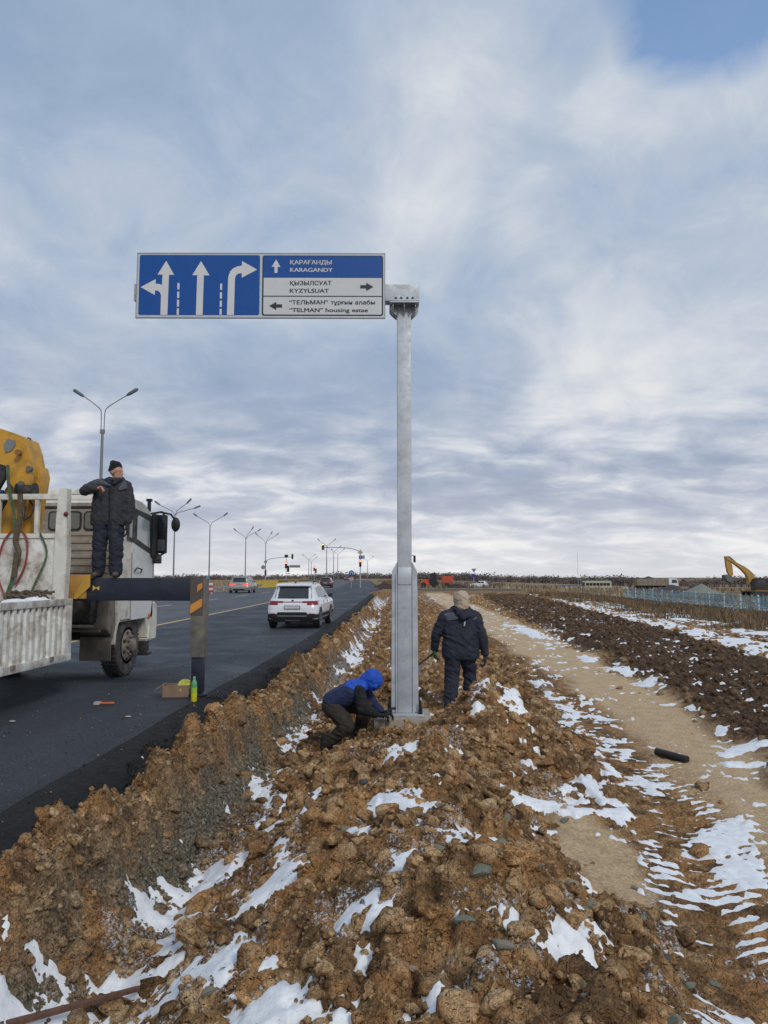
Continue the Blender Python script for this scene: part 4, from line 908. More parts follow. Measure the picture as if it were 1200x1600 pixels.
# bed: floor, front board, folded-down side
tp(MB().box((XL, 2.2, 1.30), (XR-.02, 10.72, 1.42), .01), 'bed_floor', mat('bed_floor_wood', (.22, .19, .15), .9, var=.3, scale=5))
def corrug(y0, y1, z0, z1, x, pitch=.155, amp=.028):
    mb = MB(); ysv = []; y = y0
    prof = [(0, 0), (.30, 0), (.42, 1), (.80, 1), (.92, 0)]
    pts = []
    while y < y1:
        for f, a in prof:
            if y+f*pitch <= y1: pts.append((y+f*pitch, x-amp*a))
        y += pitch
    pts.append((y1, x)); vs = []
    for yy_, xx in pts: vs += [(xx, yy_, z0), (xx, yy_, z1)]
    mb.add(vs, [(2*i, 2*i+2, 2*i+3, 2*i+1) for i in range(len(pts)-1)])
    mb.box((x-.045, y0, z0), (x-.04, y1, z1)); return mb
ds = tp(corrug(2.25, 10.62, .64, 1.36, XR), 'drop_side', TWP, smooth=False)
tp(MB().box((XR-.05, 2.2, .55), (XR+.012, 10.80, .655), .008).box((XR-.05, 2.2, 1.355), (XR+.012, 10.80, 1.45), .008).box((XR-.05, 10.60, .655), (XR+.008, 10.80, 1.355), .006), 'drop_side_rail', TWP, ds)
for yh in (3.2, 4.8, 6.4, 8.0, 9.2, 10.2): tp(MB().box((XR+.012, yh-.05, .60), (XR+.03, yh+.05, .66), .005), 'hinge', TMUD, ds)
tp(MB().box((XL, 10.58, 1.42), (XR-.02, 10.64, 2.36), .01), 'headboard', TWP)
pst = MB(); 
pst.prism([(XR-.165, 1.42), (XR+.01, 1.42), (XR+.03, 2.1), (XR+.0, 2.72), (XR+.0, 3.06), (XR-.12, 3.06), (XR-.15, 2.6)], 'y', 10.50, 10.66, .01); tp(pst, 'headboard_post', TW)
tp(MB().box((XL, 10.55, 2.90), (XR-.1, 10.63, 2.985), .01), 'headboard_rail', TW); tp(MB().box((XL, 10.56, 2.33), (XR-.12, 10.62, 2.40), .008), 'headboard_rail', TW)
for px in (-5.52, -6.1, -6.7): tp(MB().box((px-.03, 10.56, 2.40), (px+.03, 10.62, 2.90), .006), 'headboard_bar', TW)
tp(MB().sphere((XR-.0, 10.5, 2.68), .035, 2), 'latch', mat('rusty', (.12, .045, .025), .9, var=.4, scale=20))
# load lying on the bed edge: rope heap and snow
rp = MB()
for i in range(9):
    a = [( -5.72+.55*j/8+.04*math.sin(i*2+j), 10.28-.10*math.sin(i*1.7)+.05*math.cos(j*1.9+i), 1.47+.028*(i % 4)+.02*math.sin(j*2.+i)) for j in range(9)]; rp.tube(a, .020, 6)
tag(rp.obj('rope_heap', ROPE), 'heap of dirty green-brown straps lying on the truck bed edge', 'rope')
sp = []
skin_parent = None
so = MB(); 
for q in ((-5.30, 10.25, 1.42, .20, .06), (-5.17, 10.05, 1.42, .13, .05), (-5.42, 9.9, 1.42, .18, .04), (-5.25, 9.55, 1.42, .16, .035)): so.sphere(q[:3], q[3], 3, (1, 1, q[4]/q[3]*1.3))
so = so.obj('snow_patch', SNOW); tag(so, 'thin snow lying on the edge of the truck bed', 'snow')
# cab
cab = [(12.62, .98), (12.62, 3.10), (12.72, 3.22), (13.70, 3.16), (14.02, 3.00), (14.25, 2.20), (14.30, 1.60), (14.28, .98)]
cb = MB().prism(cab, 'x', XL, XR, .045); cabo = tp(cb, 'cab', TW)
tp(MB().prism([(12.75, 3.2), (13.60, 3.17), (13.3, 3.30), (12.8, 3.33)], 'x', XL+.3, XR-.3, .03), 'roof_deflector', TW, cabo)
# rear wall: ribs, band, window
for i, zc in enumerate((1.86, 1.99, 2.12, 2.25, 2.38, 2.51)):
    tp(MB().prism([(12.615, zc-.045), (12.575, zc-.025), (12.575, zc+.025), (12.615, zc+.045)], 'x', XL+.12, XR-.12), 'rear_rib', TMUDW, cabo, smooth=False)
tp(MB().box((XL+.06, 12.595, 1.70), (XR-.06, 12.615, 3.06), .01), 'rear_wall', TMUDW, cabo)
tp(MB().box((XL+.06, 12.575, 2.96), (XR-.06, 12.60, 3.0), .005), 'rear_trim', TBLK, cabo)
for wx0, wx1 in ((-6.33, -5.80), (-5.70, -5.28)):
    w = tp(MB().prism(rrect(wx0-.03, wx1+.03, 2.57, 2.91, .07), 'y', 12.575, 12.596), 'rear_window_seal', TBLK, cabo)
    tp(MB().prism(rrect(wx0, wx1, 2.60, 2.88, .05), 'y', 12.566, 12.574), 'rear_window', mat('dusty_glass', (.16, .165, .14), .35, var=.2, scale=3), cabo)
# right side of the cab: door, window, dark frame
def side(poly, name, m, par, t=.012, x=XR, off=.0): return tp(MB().prism(poly, 'x', x+off, x+off+t), name, m, par)
dr = side([(13.05, 1.0), (14.16, 1.0), (14.17, 1.6), (14.14, 2.20), (13.05, 2.44)], 'door', mat('cab_white', (.62, .63, .62), .4, var=.04, dirt=(.35, .31, .26), dirt_amt=.3), cabo, .010)
side([(12.80, 2.42), (13.05, 2.40), (14.17, 2.16), (14.03, 2.86), (13.97, 2.93), (12.80, 3.03)], 'window_frame', TBLK, dr, .014, off=.011)
side([(13.22, 2.45), (13.88, 2.31), (13.82, 2.82), (13.28, 2.89), (13.22, 2.86)], 'side_window', GLSL, dr, .006, off=.026)
side([(12.86, 2.47), (12.98, 2.455), (12.98, 2.78), (12.86, 2.80)], 'side_window', mat('dusty_glass2', (.27, .28, .26), .3, var=.2), dr, .006, off=.026)
tp(MB().tube([(XR+.03, 13.13, 1.86), (XR+.07, 13.16, 1.93), (XR+.07, 13.4, 1.90), (XR+.03, 13.45, 1.84)], .014, 6), 'door_handle', TBLK, dr)
for yv in (13.05, 14.14): tp(MB().box((XR+.008, yv-.005, 1.0), (XR+.014, yv+.005, 2.2)), 'door_gap', TBLK, dr)
# wheel arch, bumper, steps
arch = []
for i in range(17): a = math.pi*i/16; arch.append((13.25-.72*math.cos(a), .92+.52*math.sin(a)))
ao = [(12.45, .92), (12.45, 1.52), (14.25, 1.52), (14.29, .92)]
tp(MB().prism([(12.50, .98), (12.50, 1.50), (14.27, 1.50), (14.28, .60), (14.0, .60)]+[(13.2+.74*math.cos(math.pi*i/12), .62+.66*math.sin(math.pi*i/12)) for i in range(0, 13)]+[(12.46, .75)], 'x', XR-.30, XR-.005, 0), 'wheel_arch', TW)
tp(MB().box((XL, 12.5, .70), (XR-.32, 14.25, 1.0), .02), 'engine_underside', TBLK)
tp(MB().prism([(13.95, .55), (14.42, .55), (14.46, .95), (14.40, 1.28), (14.1, 1.28), (14.0, .9)], 'x', XL, XR+.01, .03), 'bumper', TW)
tp(MB().box((XR-.03, 13.93, .98), (XR+.02, 14.05, 1.07), .01), 'side_marker', AMB)
tp(MB().box((XR-.20, 13.98, .35), (XR-.04, 14.18, .55), .01).box((XR-.24, 13.95, .28), (XR+.0, 14.20, .335), .008), 'front_step', TBLK)
# mudguard and flap behind the front wheel
tp(MB().prism([(12.20, 1.55), (12.42, 1.50), (12.50, .95), (12.42, .75), (12.36, .75), (12.10, .9)], 'x', XR-.50, XR-.02, .015), 'mudguard', TMUD)
tp(MB().box((XR-.55, 12.30, .36), (XR-.02, 12.33, .95), .006), 'mud_flap', TMUD); tp(MB().box((XR-.55, 12.285, .76), (XR-.02, 12.298, .80)), 'flap_bar', TBLK)
tp(MB().box((XR-.62, 12.0, .86), (XR-.1, 12.08, .90)).tube([(XR-.75, 11.7, 1.05), (XR-.4, 11.6, .98), (XR-.1, 11.8, .96)], .03, 8).box((XR-.95, 11.1, .62), (XR-.55, 12.0, 1.15), .05), 'battery_box', TMUD)
tp(MB().box((XR-.12, 12.22, .80), (XR-.06, 12.34, 1.50), .01), 'guard_bracket', STEEL)
def wheel(mbpar, x, y, r=.54, w=.32, side_=1, name='wheel', nb=10):
    t = tp(MB().lathe([(r*.60, -w/2+.02), (r*.80, -w/2), (r*.95, -w/2+.02), (r, -w/2+.06), (r*1.0, w/2-.06), (r*.95, w/2-.02), (r*.80, w/2), (r*.60, w/2-.02)], 40, 'x', (x, y, r)), name, RUB)
    tr_ = MB()
    for i in range(44):
        a = 2*math.pi*i/44
        M = Matrix.Rotation(a, 3, 'X')
        for s in (-1, 1): tr_.box((x+s*.08-.06, y-.014, r+r-.004), (x+s*.08+.06, y+.014, r+r+.010), rot=M, piv=(x, y, r))
    tp(tr_, 'tread', RUB, t, smooth=False)
    xo = x+side_*(w/2)
    tp(MB().lathe([(r*.62, xo-side_*.02), (r*.60, xo-side_*.035), (r*.56, xo-side_*.05), (r*.52, xo-side_*.02), (r*.40, xo+side_*.02), (r*.30, xo+side_*.03), (r*.24, xo+side_*.03), (r*.22, xo+side_*.10), (r*.12, xo+side_*.12), (.0001, xo+side_*.12)], 32, 'x', (0, y, r)), 'rim', RIM, t)
    nb_ = MB()
    for i in range(nb): a = 2*math.pi*i/nb; nb_.lathe([(.022, xo), (.022, xo+side_*.06), (.012, xo+side_*.07)], 6, 'x', (0, y+.165*math.cos(a), r+.165*math.sin(a)))
    tp(nb_, 'wheel_nuts', STEEL, t)
    hl = MB()
    for i in range(8): a = 2*math.pi*(i+.5)/8; hl.lathe([(.032, xo-side_*.01), (.028, xo+side_*.024)], 10, 'x', (0, y+.235*math.cos(a), r+.235*math.sin(a)))
    tp(hl, 'rim_holes', TBLK, t)
wheel(tk, XR-.22, 13.2); wheel(tk, XL+.22, 13.2, side_=-1)
for yw in (5.2, 6.55):
    for s, xx in ((1, XR-.25), (-1, XL+.25)): wheel(tk, xx, yw, side_=s)
# mirror and front odds
mr = tp(MB().prism(rrect(13.96, 14.30, 2.14, 2.98, .05), 'x', XR+.02, XR+.05), 'mirror', TBLK)
mr.rotation_euler = (0, 0, 0)
mh = MB().box((XR+.03, 14.24, 2.22), (XR+.22, 14.33, 2.98), .03); mo = tp(mh, 'mirror_head', TBLK)
tp(MB().box((XR+.055, 14.225, 2.52), (XR+.195, 14.238, 2.93), .004), 'mirror_glass', GLS, mo); tp(MB().box((XR+.055, 14.225, 2.27), (XR+.195, 14.238, 2.49), .004), 'mirror_glass', mat('glass_grey', (.12, .13, .15), .15), mo)
tp(MB().tube([(XR-.02, 14.02, 2.98), (XR+.12, 14.2, 3.03), (XR+.16, 14.28, 3.02), (XR+.14, 14.28, 2.98)], .022, 8).tube([(XR-.0, 14.14, 2.22), (XR+.12, 14.22, 2.18), (XR+.22, 14.28, 2.26)], .022, 8), 'mirror_arm', TBLK)
tp(MB().tube([(XR+.10, 14.22, 3.03), (XR+.25, 14.40, 3.0), (XR+.31, 14.46, 2.90)], .02, 8).sphere((XR+.33, 14.46, 2.80), .12, 3, (.75, .4, 1.2)), 'front_mirror', TBLK)
tp(MB().box((XR-.08, 13.98, 3.02), (XR-.02, 14.04, 3.24), .01).box((XR-.10, 13.96, 3.22), (XR+.0, 14.06, 3.27), .01), 'air_intake', TBLK)
tp(MB().box((XR+.01, 14.08, 2.02), (XR+.16, 14.2, 2.18), .02), 'turn_lamp', TBLK)
tp(MB().box((XR-.2, 11.9, 1.0), (XR-1.9, 12.5, 1.66), .05), 'engine_block', TBLK)
# crane: column, knuckle plates, winch
cr = tp(MB().box((-6.75, 10.75, 1.35), (-6.05, 11.5, 2.2), .03), 'crane_base', YEL)
def plate(poly, y0, y1, name, m=YEL, par=None): return tp(MB().prism(poly, 'y', y0, y1, 0), name, m, par)
def smooth_pts(q, n=4):
    out = []
    for i in range(len(q)-1):
        a, b, c, d = q[max(i-1, 0)], q[i], q[i+1], q[min(i+2, len(q)-1)]
        for j in range(n):
            t = j/n; out.append(tuple(.5*(2*b[k]+(c[k]-a[k])*t+(2*a[k]-5*b[k]+4*c[k]-d[k])*t*t+(3*b[k]-a[k]-3*c[k]+d[k])*t**3) for k in range(len(b))))
    return out+[tuple(q[-1])]
# measured at y = 10.9
K = lambda pts: [(-6.29+(a)*.00948, 1.775+(899-b)*.00948) for a, b in pts]
K2 = lambda pts: [(-6.09+(a)*.0093, 1.775+(899-b)*.0093) for a, b in pts]
plate(K([(-40, 652), (0, 662), (25, 670), (45, 679), (53, 700), (58, 722), (60, 742), (47, 770), (36, 775), (30, 758), (18, 745), (10, 735), (5, 715), (-8, 705), (-40, 700)]), 10.78, 11.2, 'crane_knuckle', par=cr)
plate(K([(-6, 830), (6, 760), (28, 725), (44, 716), (60, 722), (64, 738), (60, 768), (55, 800), (50, 835), (40, 870), (-6, 870)]), 10.95, 11.25, 'crane_column', par=cr)
plate(K([(34, 790), (40, 738), (46, 728), (58, 726), (62, 745), (57, 775), (52, 805), (36, 812)]), 10.70, 10.78, 'column_cheek', par=cr)
pc = K([(20, 690), (41, 704), (60, 730), (48, 754)])
for j, (a, b) in enumerate(pc[1:]): tp(MB().lathe([(.045, 10.66), (.045, 10.72), (.03, 10.73), (.03, 10.75)], 14, 'y', (a, 0, b)), 'pivot_pin', STEEL if j else mat('rusty2', (.25, .12, .04), .8), cr)
plate(K([(12, 690), (18, 680), (30, 683), (31, 692), (24, 700), (15, 703)]), 10.765, 10.779, 'name_plate', mat('grey_plate', (.20, .21, .21), .5, .3), cr)
tp(MB().tube([K([(38, 681)])[0][:1]+(10.95,)+K([(38, 681)])[0][1:], K([(41, 675)])[0][:1]+(10.95,)+K([(41, 675)])[0][1:], K([(45, 677)])[0][:1]+(10.95,)+K([(45, 677)])[0][1:], K([(44, 683)])[0][:1]+(10.95,)+K([(44, 683)])[0][1:]], .014, 6), 'lifting_eye', STEEL, cr)
w0 = K([(56, 760)])[0]; tp(MB().lathe([(.10, -.14), (.10, -.12), (.075, -.12), (.075, .12), (.10, .12), (.10, .14)], 20, 'x', (w0[0], 10.7, w0[1]-.03)), 'winch_drum', TBLK, cr)
plate(K([(-30, 745), (-10, 735), (12, 722), (22, 726), (20, 745), (8, 768), (-10, 775), (-30, 778)]), 10.68, 10.76, 'cylinder_bracket', TBLK, cr)
bl = K([(-8, 768), (10, 771), (24, 772)]); tp(MB().tube([(a, 10.66, b) for a, b in bl], [.05, .06, .045], 10).tube([(bl[0][0], 10.64, bl[0][1]+.07), (bl[2][0], 10.62, bl[2][1]+.05)], .022, 8), 'hydraulic_hose', BLUH, cr)
bl = K([(-6, 830), (10, 812), (26, 780)]); tp(MB().tube([(a, 10.66, b) for a, b in bl], .03, 8), 'hydraulic_hose', TBLK, cr)
bl = K([(63, 778), (72, 792), (66, 806), (56, 812), (58, 790)]); tp(MB().tube([(a, 10.66, b) for a, b in bl], .016, 6), 'hydraulic_hose', TBLK, cr)
# things hung over the headboard
def hang(name, pts, r, m, label, y=10.50, flat_=False, cat='strap'):
    q = smooth_pts(K2(pts))
    mb = MB()
    if flat_:
        V = []; 
        for i, (a, b) in enumerate(q):
            d = (Vector((q[min(i+1, len(q)-1)][0], q[min(i+1, len(q)-1)][1]))-Vector((q[max(i-1, 0)][0], q[max(i-1, 0)][1]))).normalized(); n_ = Vector((-d.y, d.x))*r
            V += [(a+n_.x, y, b+n_.y), (a-n_.x, y+.01, b-n_.y), (a-n_.x, y+.02, b-n_.y), (a+n_.x, y+.01, b+n_.y)]
        F = []
        for i in range(len(q)-1):
            for k in range(4): F.append((4*i+k, 4*i+(k+1) % 4, 4*i+4+(k+1) % 4, 4*i+4+k))
        F += [(0, 1, 2, 3), (len(V)-1, len(V)-2, len(V)-3, len(V)-4)]; mb.add(V, F)
    else: mb.tube([(a, y, b) for a, b in q], r, 8)
    return tag(mb.obj(name, m), label, cat, {'lifting_strap': 'straps hung over the headboard', 'red_hose': 'red hoses on the headboard'}.get(name))
hang('lifting_strap', [(17, 724), (19, 750), (24, 775), (30, 800), (33, 830)], .026, STRAPG, 'green lifting strap draped from the crane bracket down to the rail', 10.46, True)
hang('lifting_strap', [(34, 862), (33, 880), (30, 905), (24, 925), (22, 934)], .03, STRAPG, 'frayed green lifting strap hanging below the brown rag on the white headboard', 10.49, True)
hang('lifting_strap', [(70, 832), (79, 850), (82, 865), (76, 885), (65, 910), (58, 928), (56, 933)], .015, STRAPG, 'thin dark green strap bowed to the right on the white headboard', 10.52, True)
hang('rag_bundle', [(40, 770), (42, 800), (38, 830), (36, 845), (42, 862), (38, 880), (36, 900)], .038, ROPE, 'bundle of dirty brown rag and rope hung over the headboard rail', 10.45, cat='rope')
hang('red_hose', [(42, 828), (49, 840), (51, 860), (47, 885), (38, 905), (34, 912)], .013, REDH, 'red hose loop curving right of the hanging rag', 10.53, cat='hose')
hang('red_hose', [(24, 828), (12, 845), (6, 870), (5, 890), (10, 912), (20, 932)], .013, REDH, 'red hose loop curving left of the hanging rag', 10.53, cat='hose')
# outrigger
og = tp(MB().box((XR-.9, 10.86, 1.44), (XR+.17, 11.16, 1.80), .015), 'outrigger_housing', ORG)
tp(MB().prism([(XR+.17, 1.80), (XR+.24, 1.80), (XR+.24, 1.62), (XR+.05, 1.44), (XR+.0, 1.44), (XR+.0, 1.47)], 'y', 10.84, 10.858), 'housing_lip', mat('yellow_trim', (.50, .30, .04), .6), og)
bmo = tp(MB().box((XR-.3, 10.90, 1.412), (-3.23, 11.12, 1.752), .012), 'outrigger_beam', NVY)
tp(MB().prism([(-4.79, 1.56), (-4.74, 1.60), (-4.69, 1.565), (-4.69, 1.63), (-4.74, 1.605), (-4.79, 1.64)], 'y', 10.893, 10.899), 'arrow_mark', mat('yellow_paint', (.55, .38, .06), .6), bmo)
lg = tp(MB().box((-3.305, 10.90, .58), (-3.09, 11.12, 1.745), .012), 'outrigger_leg', STEEL)
tp(MB().box((-3.312, 10.893, 1.20), (-3.12, 10.899, 1.745)), 'leg_cover', mat('leg_cover_brown', (.085, .07, .06), .7), lg)
tp(MB().prism([(-3.305, 1.22), (-3.13, 1.33), (-3.13, 1.45), (-3.305, 1.35)], 'y', 10.884, 10.892), 'warning_stripe', mat('warning_orange', (.60, .24, .04), .6), lg)
tp(MB().prism([(-3.21, 1.53), (-3.19, 1.56), (-3.13, 1.60), (-3.13, 1.68), (-3.20, 1.65)], 'y', 10.884, 10.892), 'warning_stripe', mat('warning_orange', (.6, .24, .04), .6), lg)
tp(MB().box((-3.282, 10.925, .06), (-3.122, 11.095, .60), .01), 'outrigger_ram', NVY)
tp(MB().lathe([(.13, .0), (.14, .03), (.10, .05), (.05, .07)], 20, 'z', (-3.20, 11.01, .002)), 'foot_pad', NVY)

# ================================================================ CARS
def make_car(name, label, loc, rz, L_=4.24, W=1.75, Hh=1.56, paint=None, clad=True, hatch=True, brake=False, rails=True, plate=True, group=None, suv=True):
    """x right, y forward; origin under the rear bumper centre"""
    t = thing(name, label, 'car', loc, rz, group or 'cars on the roads'); zb = .24 if suv else .18
    # levels: z, rear y, front y, half width, corner radius
    bz = .98*Hh/1.56
    lv = [(zb, .12, L_-.14, W/2-.10, .18), (zb+.10, .04, L_-.05, W/2-.03, .2), (.55, .0, L_-.0, W/2, .25), (.72, .02, L_-.02, W/2, .27), (.86, .07, L_-.10, W/2-.01, .27), (bz-.04, .13, L_-.32, W/2-.03, .26), (bz, .155, L_-.62, W/2-.055, .26),
          (bz+.05, .18, L_-1.02, W/2-.085, .24), (bz+.20, .27, L_-1.32, W/2-.15, .22), (Hh-.20, .36, L_-1.62, W/2-.20, .22), (Hh-.09, .40, L_-1.85, W/2-.235, .22), (Hh-.035, .50, L_-2.05, W/2-.29, .22), (Hh-.005, .70, L_-2.3, W/2-.40, .2), (Hh, 1.0, L_-2.6, W/2-.6, .1)]
    zs = np.array([l[0] for l in lv]); YR = lambda z: np.interp(z, zs, [l[1] for l in lv]); YF = lambda z: np.interp(z, zs, [l[2] for l in lv]); HW = lambda z: np.interp(z, zs, [l[3] for l in lv]); RC = lambda z: np.interp(z, zs, [l[4] for l in lv])
    def outline(z, nseg=6):
        yr, yf, hw, r = float(YR(z)), float(YF(z)), float(HW(z)), float(RC(z)); p = []
        for cx0, cy0, a0 in ((hw-r, yf-r, 0), (-hw+r, yf-r, 90), (-hw+r, yr+r, 180), (hw-r, yr+r, 270)):
            for i in range(nseg+1): a = R(a0+90*i/nseg); p.append((cx0+r*math.cos(a), cy0+r*math.sin(a)))
        return p
    zl = sorted(set(list(zs)+list(np.linspace(zb, Hh, 22))))
    mb = MB(); n = 28; vs = []
    for z in zl: vs += [(a, b, z) for a, b in outline(z)]
    fs = [(i*n+k, i*n+(k+1) % n, (i+1)*n+(k+1) % n, (i+1)*n+k) for i in range(len(zl)-1) for k in range(n)]
    fs += [tuple(range(n)), tuple((len(zl)-1)*n+k for k in range(n-1, -1, -1))]
    mb.add(vs, fs)
    bo = mb.obj('body', paint, t)
    def rearpt(x, z, o=.004):
        yr, hw, r = float(YR(z)), float(HW(z)), float(RC(z)); ax_ = abs(x); y = yr
        if ax_ > hw-r: y = yr+r-math.sqrt(max(0, r*r-(ax_-hw+r)**2))
        return (x, y-o, z)
    def rear_panel(nm, x0, x1, z0, z1, m, par=bo, o=.004, nx=10, nz=5, taper=0., lift=0.):
        vs = []; 
        for j in range(nz+1):
            z = z0+(z1-z0)*j/nz; f = 1-taper*j/nz
            for i in range(nx+1): vs.append(rearpt((x0+(x1-x0)*i/nx)*f, z+lift*abs(x0+(x1-x0)*i/nx), o))
        w = nx+1; fs = [(j*w+i, j*w+i+1, (j+1)*w+i+1, (j+1)*w+i) for j in range(nz) for i in range(nx)]
        return MB().add(vs, fs).obj(nm, m, par)
    def sidept(s, y, z, o=.004):
        hw = float(HW(z)); return (s*(hw+o), y, z)
    def side_panel(nm, s, quad, m, par=bo, o=.004, nn=5):
        (ya0, za0), (ya1, za1), (yb1, zb1), (yb0, zb0) = quad; vs = []
        for j in range(nn+1):
            f = j/nn
            for i in range(nn+1):
                g = i/nn; y = (ya0*(1-g)+ya1*g)*(1-f)+(yb0*(1-g)+yb1*g)*f; z = (za0*(1-g)+za1*g)*(1-f)+(zb0*(1-g)+zb1*g)*f; vs.append(sidept(s, y, z, o))
        w = nn+1; return MB().add(vs, [(j*w+i, j*w+i+1, (j+1)*w+i+1, (j+1)*w+i) for j in range(nn) for i in range(nn)]).obj(nm, m, par)
    hw0 = W/2
    rear_panel('rear_window', -hw0+.235, hw0-.235, bz+.04, Hh-.14, GLS, taper=.07)
    TL = mat('tail_lamp_lit', (.6, .02, .015), .3, emit=(1, .10, .05, .8)) if brake else mat('tail_lamp', (.20, .008, .012), .3)
    for s in (-1, 1):
        tlo = rear_panel('tail_lamp', s*.50, s*(hw0-.02), .79, .925, TL, o=.010, lift=.02); rear_panel('tail_lamp_inner', s*.33, s*.50, .855, .925, TL, tlo, o=.010, lift=.02) if False else rear_panel('tail_lamp', s*.33, s*.495, .86, .925, TL, o=.009, lift=.02)
        rear_panel('rear_reflector', s*(hw0-.30), s*(hw0-.12), .47, .52, mat('reflector_red', (.12, .01, .012), .3), o=.02 if clad else .008, nx=3, nz=1)
    rear_panel('tailgate_strip', -.37, .37, .885, .915, mat('tail_strip_red', (.20, .012, .02), .3), o=.006, nz=1)
    if plate:
        MB().box((-.27, -.02, .665), (.27, .012, .785), .004).obj('plate_frame', TBLK, bo); MB().box((-.255, -.026, .68), (.255, -.0205, .77)).obj('number_plate', mat('plate_white', (.52, .54, .54), .5), bo)
    CL = mat('cladding_black', (.018, .018, .021), .65, var=.1)
    if clad:
        vs = []; zc = [zb-.02, .30, .42, .50]
        for z in zc:
            for a, b in outline(z): 
                vs.append((a*1.012, b+(-.018 if b < L_/2 else .018), z))
        MB().add(vs, [(i*n+k, i*n+(k+1) % n, (i+1)*n+(k+1) % n, (i+1)*n+k) for i in range(3) for k in range(n)]+[tuple(range(n))]).obj('cladding', CL, bo)
        rear_panel('bumper_insert', -.52, .52, .50, .565, CL, o=.016, nz=2, taper=.06); rear_panel('skid_plate', -.50, .50, .42, .45, mat('skid_silver', (.35, .35, .35), .4, .4), o=.026, nz=1); rear_panel('skid_plate', -.26, .26, .27, .30, mat('skid_silver', (.35, .35, .35), .4, .4), o=.026, nz=1)
    else: rear_panel('bumper_insert', -.6, .6, zb+.04, zb+.2, CL, o=.008, nz=2)
    MB().sphere((0, .085, .955), .035, 2, (1.2, .3, .7)).obj('badge', BOLT, bo)
    MB().prism([(-.30, bz+.02), (.05, bz+.085), (.05, bz+.10), (-.30, bz+.035)], 'y', .18, .19).obj('rear_wiper', BOLT, bo)
    MB().prism([(.36, Hh-.095), (.28, Hh-.11), (.30, Hh-.07), (.55, Hh-.02)], 'x', -hw0+.26, hw0-.26, .008).obj('spoiler', paint, bo)
    for s in (-1, 1):
        side_panel('side_window', s, ((.75, bz+.09), (1.42, bz+.055), (1.42, Hh-.13), (.70, Hh-.17)), GLS)
        side_panel('side_window', s, ((1.48, bz+.055), (2.30, bz+.055), (2.22, Hh-.13), (1.48, Hh-.13)), GLS)
        side_panel('side_window', s, ((2.38, bz+.055), (3.12, bz+.06), (2.50, Hh-.16), (2.30, Hh-.13)), GLS)
        for yv in (1.45, 2.35): MB().box((s*(hw0-.01)-.006, yv-.004, .50), (s*(hw0-.01)+.010, yv+.004, bz-.05)).obj('door_gap', BOLT, bo)
        MB().tube([(s*(hw0-.07), 2.95, bz+.06), (s*(hw0+.03), 2.93, bz+.08)], .02, 6).box((s*(hw0+.02)-.075, 2.86, bz+.03), (s*(hw0+.05)+.055, 2.96, bz+.16), .03).obj('mirror', CL, bo)
        for yh in (1.62, 2.52): MB().box((s*hw0-.01, yh, .80), (s*hw0+.022, yh+.17, .825), .006).obj('door_handle', paint, bo)
        for yw in (.66, .66+2.58*L_/4.24):
            rr = .33; ar = []
            for i in range(13): a = math.pi*i/12; ar.append((yw+.40*math.cos(a), .33+.40*math.sin(a)))
            if clad: MB().prism(ar+[(yw-.40, .24), (yw+.40, .24)], 'x', s*(hw0-.02), s*(hw0+.012)).obj('arch_trim', CL, bo)
            else: MB().prism([(yw+(a-yw)*.93, .33+(b-.33)*.93) for a, b in ar]+[(yw-.37, .24), (yw+.37, .24)], 'x', s*(hw0-.02), s*(hw0+.006)).obj('arch_gap', BOLT, bo)
            x = s*(hw0-.10); wm = MB().lathe([(rr*.6, x-.10), (rr*.9, x-.105), (rr, x-.08), (rr, x+.08), (rr*.9, x+.105), (rr*.6, x+.10)], 28, 'x', (0, yw, rr)).obj('wheel', mat('tyre', (.022, .022, .023), .85), t)
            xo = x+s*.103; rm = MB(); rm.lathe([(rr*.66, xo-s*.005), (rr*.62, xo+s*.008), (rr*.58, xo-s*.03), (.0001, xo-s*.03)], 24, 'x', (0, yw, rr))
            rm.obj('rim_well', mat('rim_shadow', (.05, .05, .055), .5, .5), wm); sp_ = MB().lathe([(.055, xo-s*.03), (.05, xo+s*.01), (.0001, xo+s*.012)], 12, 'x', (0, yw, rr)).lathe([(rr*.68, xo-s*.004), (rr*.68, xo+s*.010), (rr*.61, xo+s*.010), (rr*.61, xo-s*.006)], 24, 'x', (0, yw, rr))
            for i in range(5): sp_.box((xo-.012, yw-.025, rr+.04), (xo+.008, yw+.025, rr+rr*.62), rot=Matrix.Rotation(2*math.pi*i/5, 3, 'X'), piv=(xo, yw, rr))
            sp_.obj('rim', mat('alloy', (.50, .51, .52), .35, .6), wm)
    if rails:
        for s in (-1, 1): MB().tube([(s*(hw0-.27), .62, Hh-.03), (s*(hw0-.27), .70, Hh+.03), (s*(hw0-.29), 1.9, Hh+.045), (s*(hw0-.30), 2.0, Hh-.01)], .016, 6).obj('roof_rail', CL, bo)
        for yb in (.85, 1.75): MB().box((-hw0+.22, yb-.04, Hh+.045), (hw0-.22, yb+.04, Hh+.07), .012).obj('roof_bar', CL, bo)
    MB().box((-.02, .55, Hh-.02), (.02, .68, Hh+.03), .012).obj('antenna', BOLT, bo)
    return t
P_WHITE = mat('paint_white', (.66, .68, .71), .25, var=.02, spec=.6, coat=.5, dirt=(.48, .47, .45), dirt_amt=.2)
P_SILVER = mat('paint_silver', (.33, .32, .30), .35, .35, var=.04, coat=.4); P_DARK = mat('paint_maroon', (.075, .035, .042), .3, .2, var=.05, coat=.5)
make_car('car', 'white crossover with black cladding and roof bars driving away close to the fresh asphalt edge', (-4.08, 24.9, 0), R(-1.5), 4.2, 1.75, 1.55, P_WHITE)
make_car('car', 'beige-silver estate SUV with lit tail lamps left of the dashed lane line', (-18.15, 76.5, 0), R(1.5), 4.6, 2.15, 1.72, P_SILVER, clad=False, brake=True, rails=False)
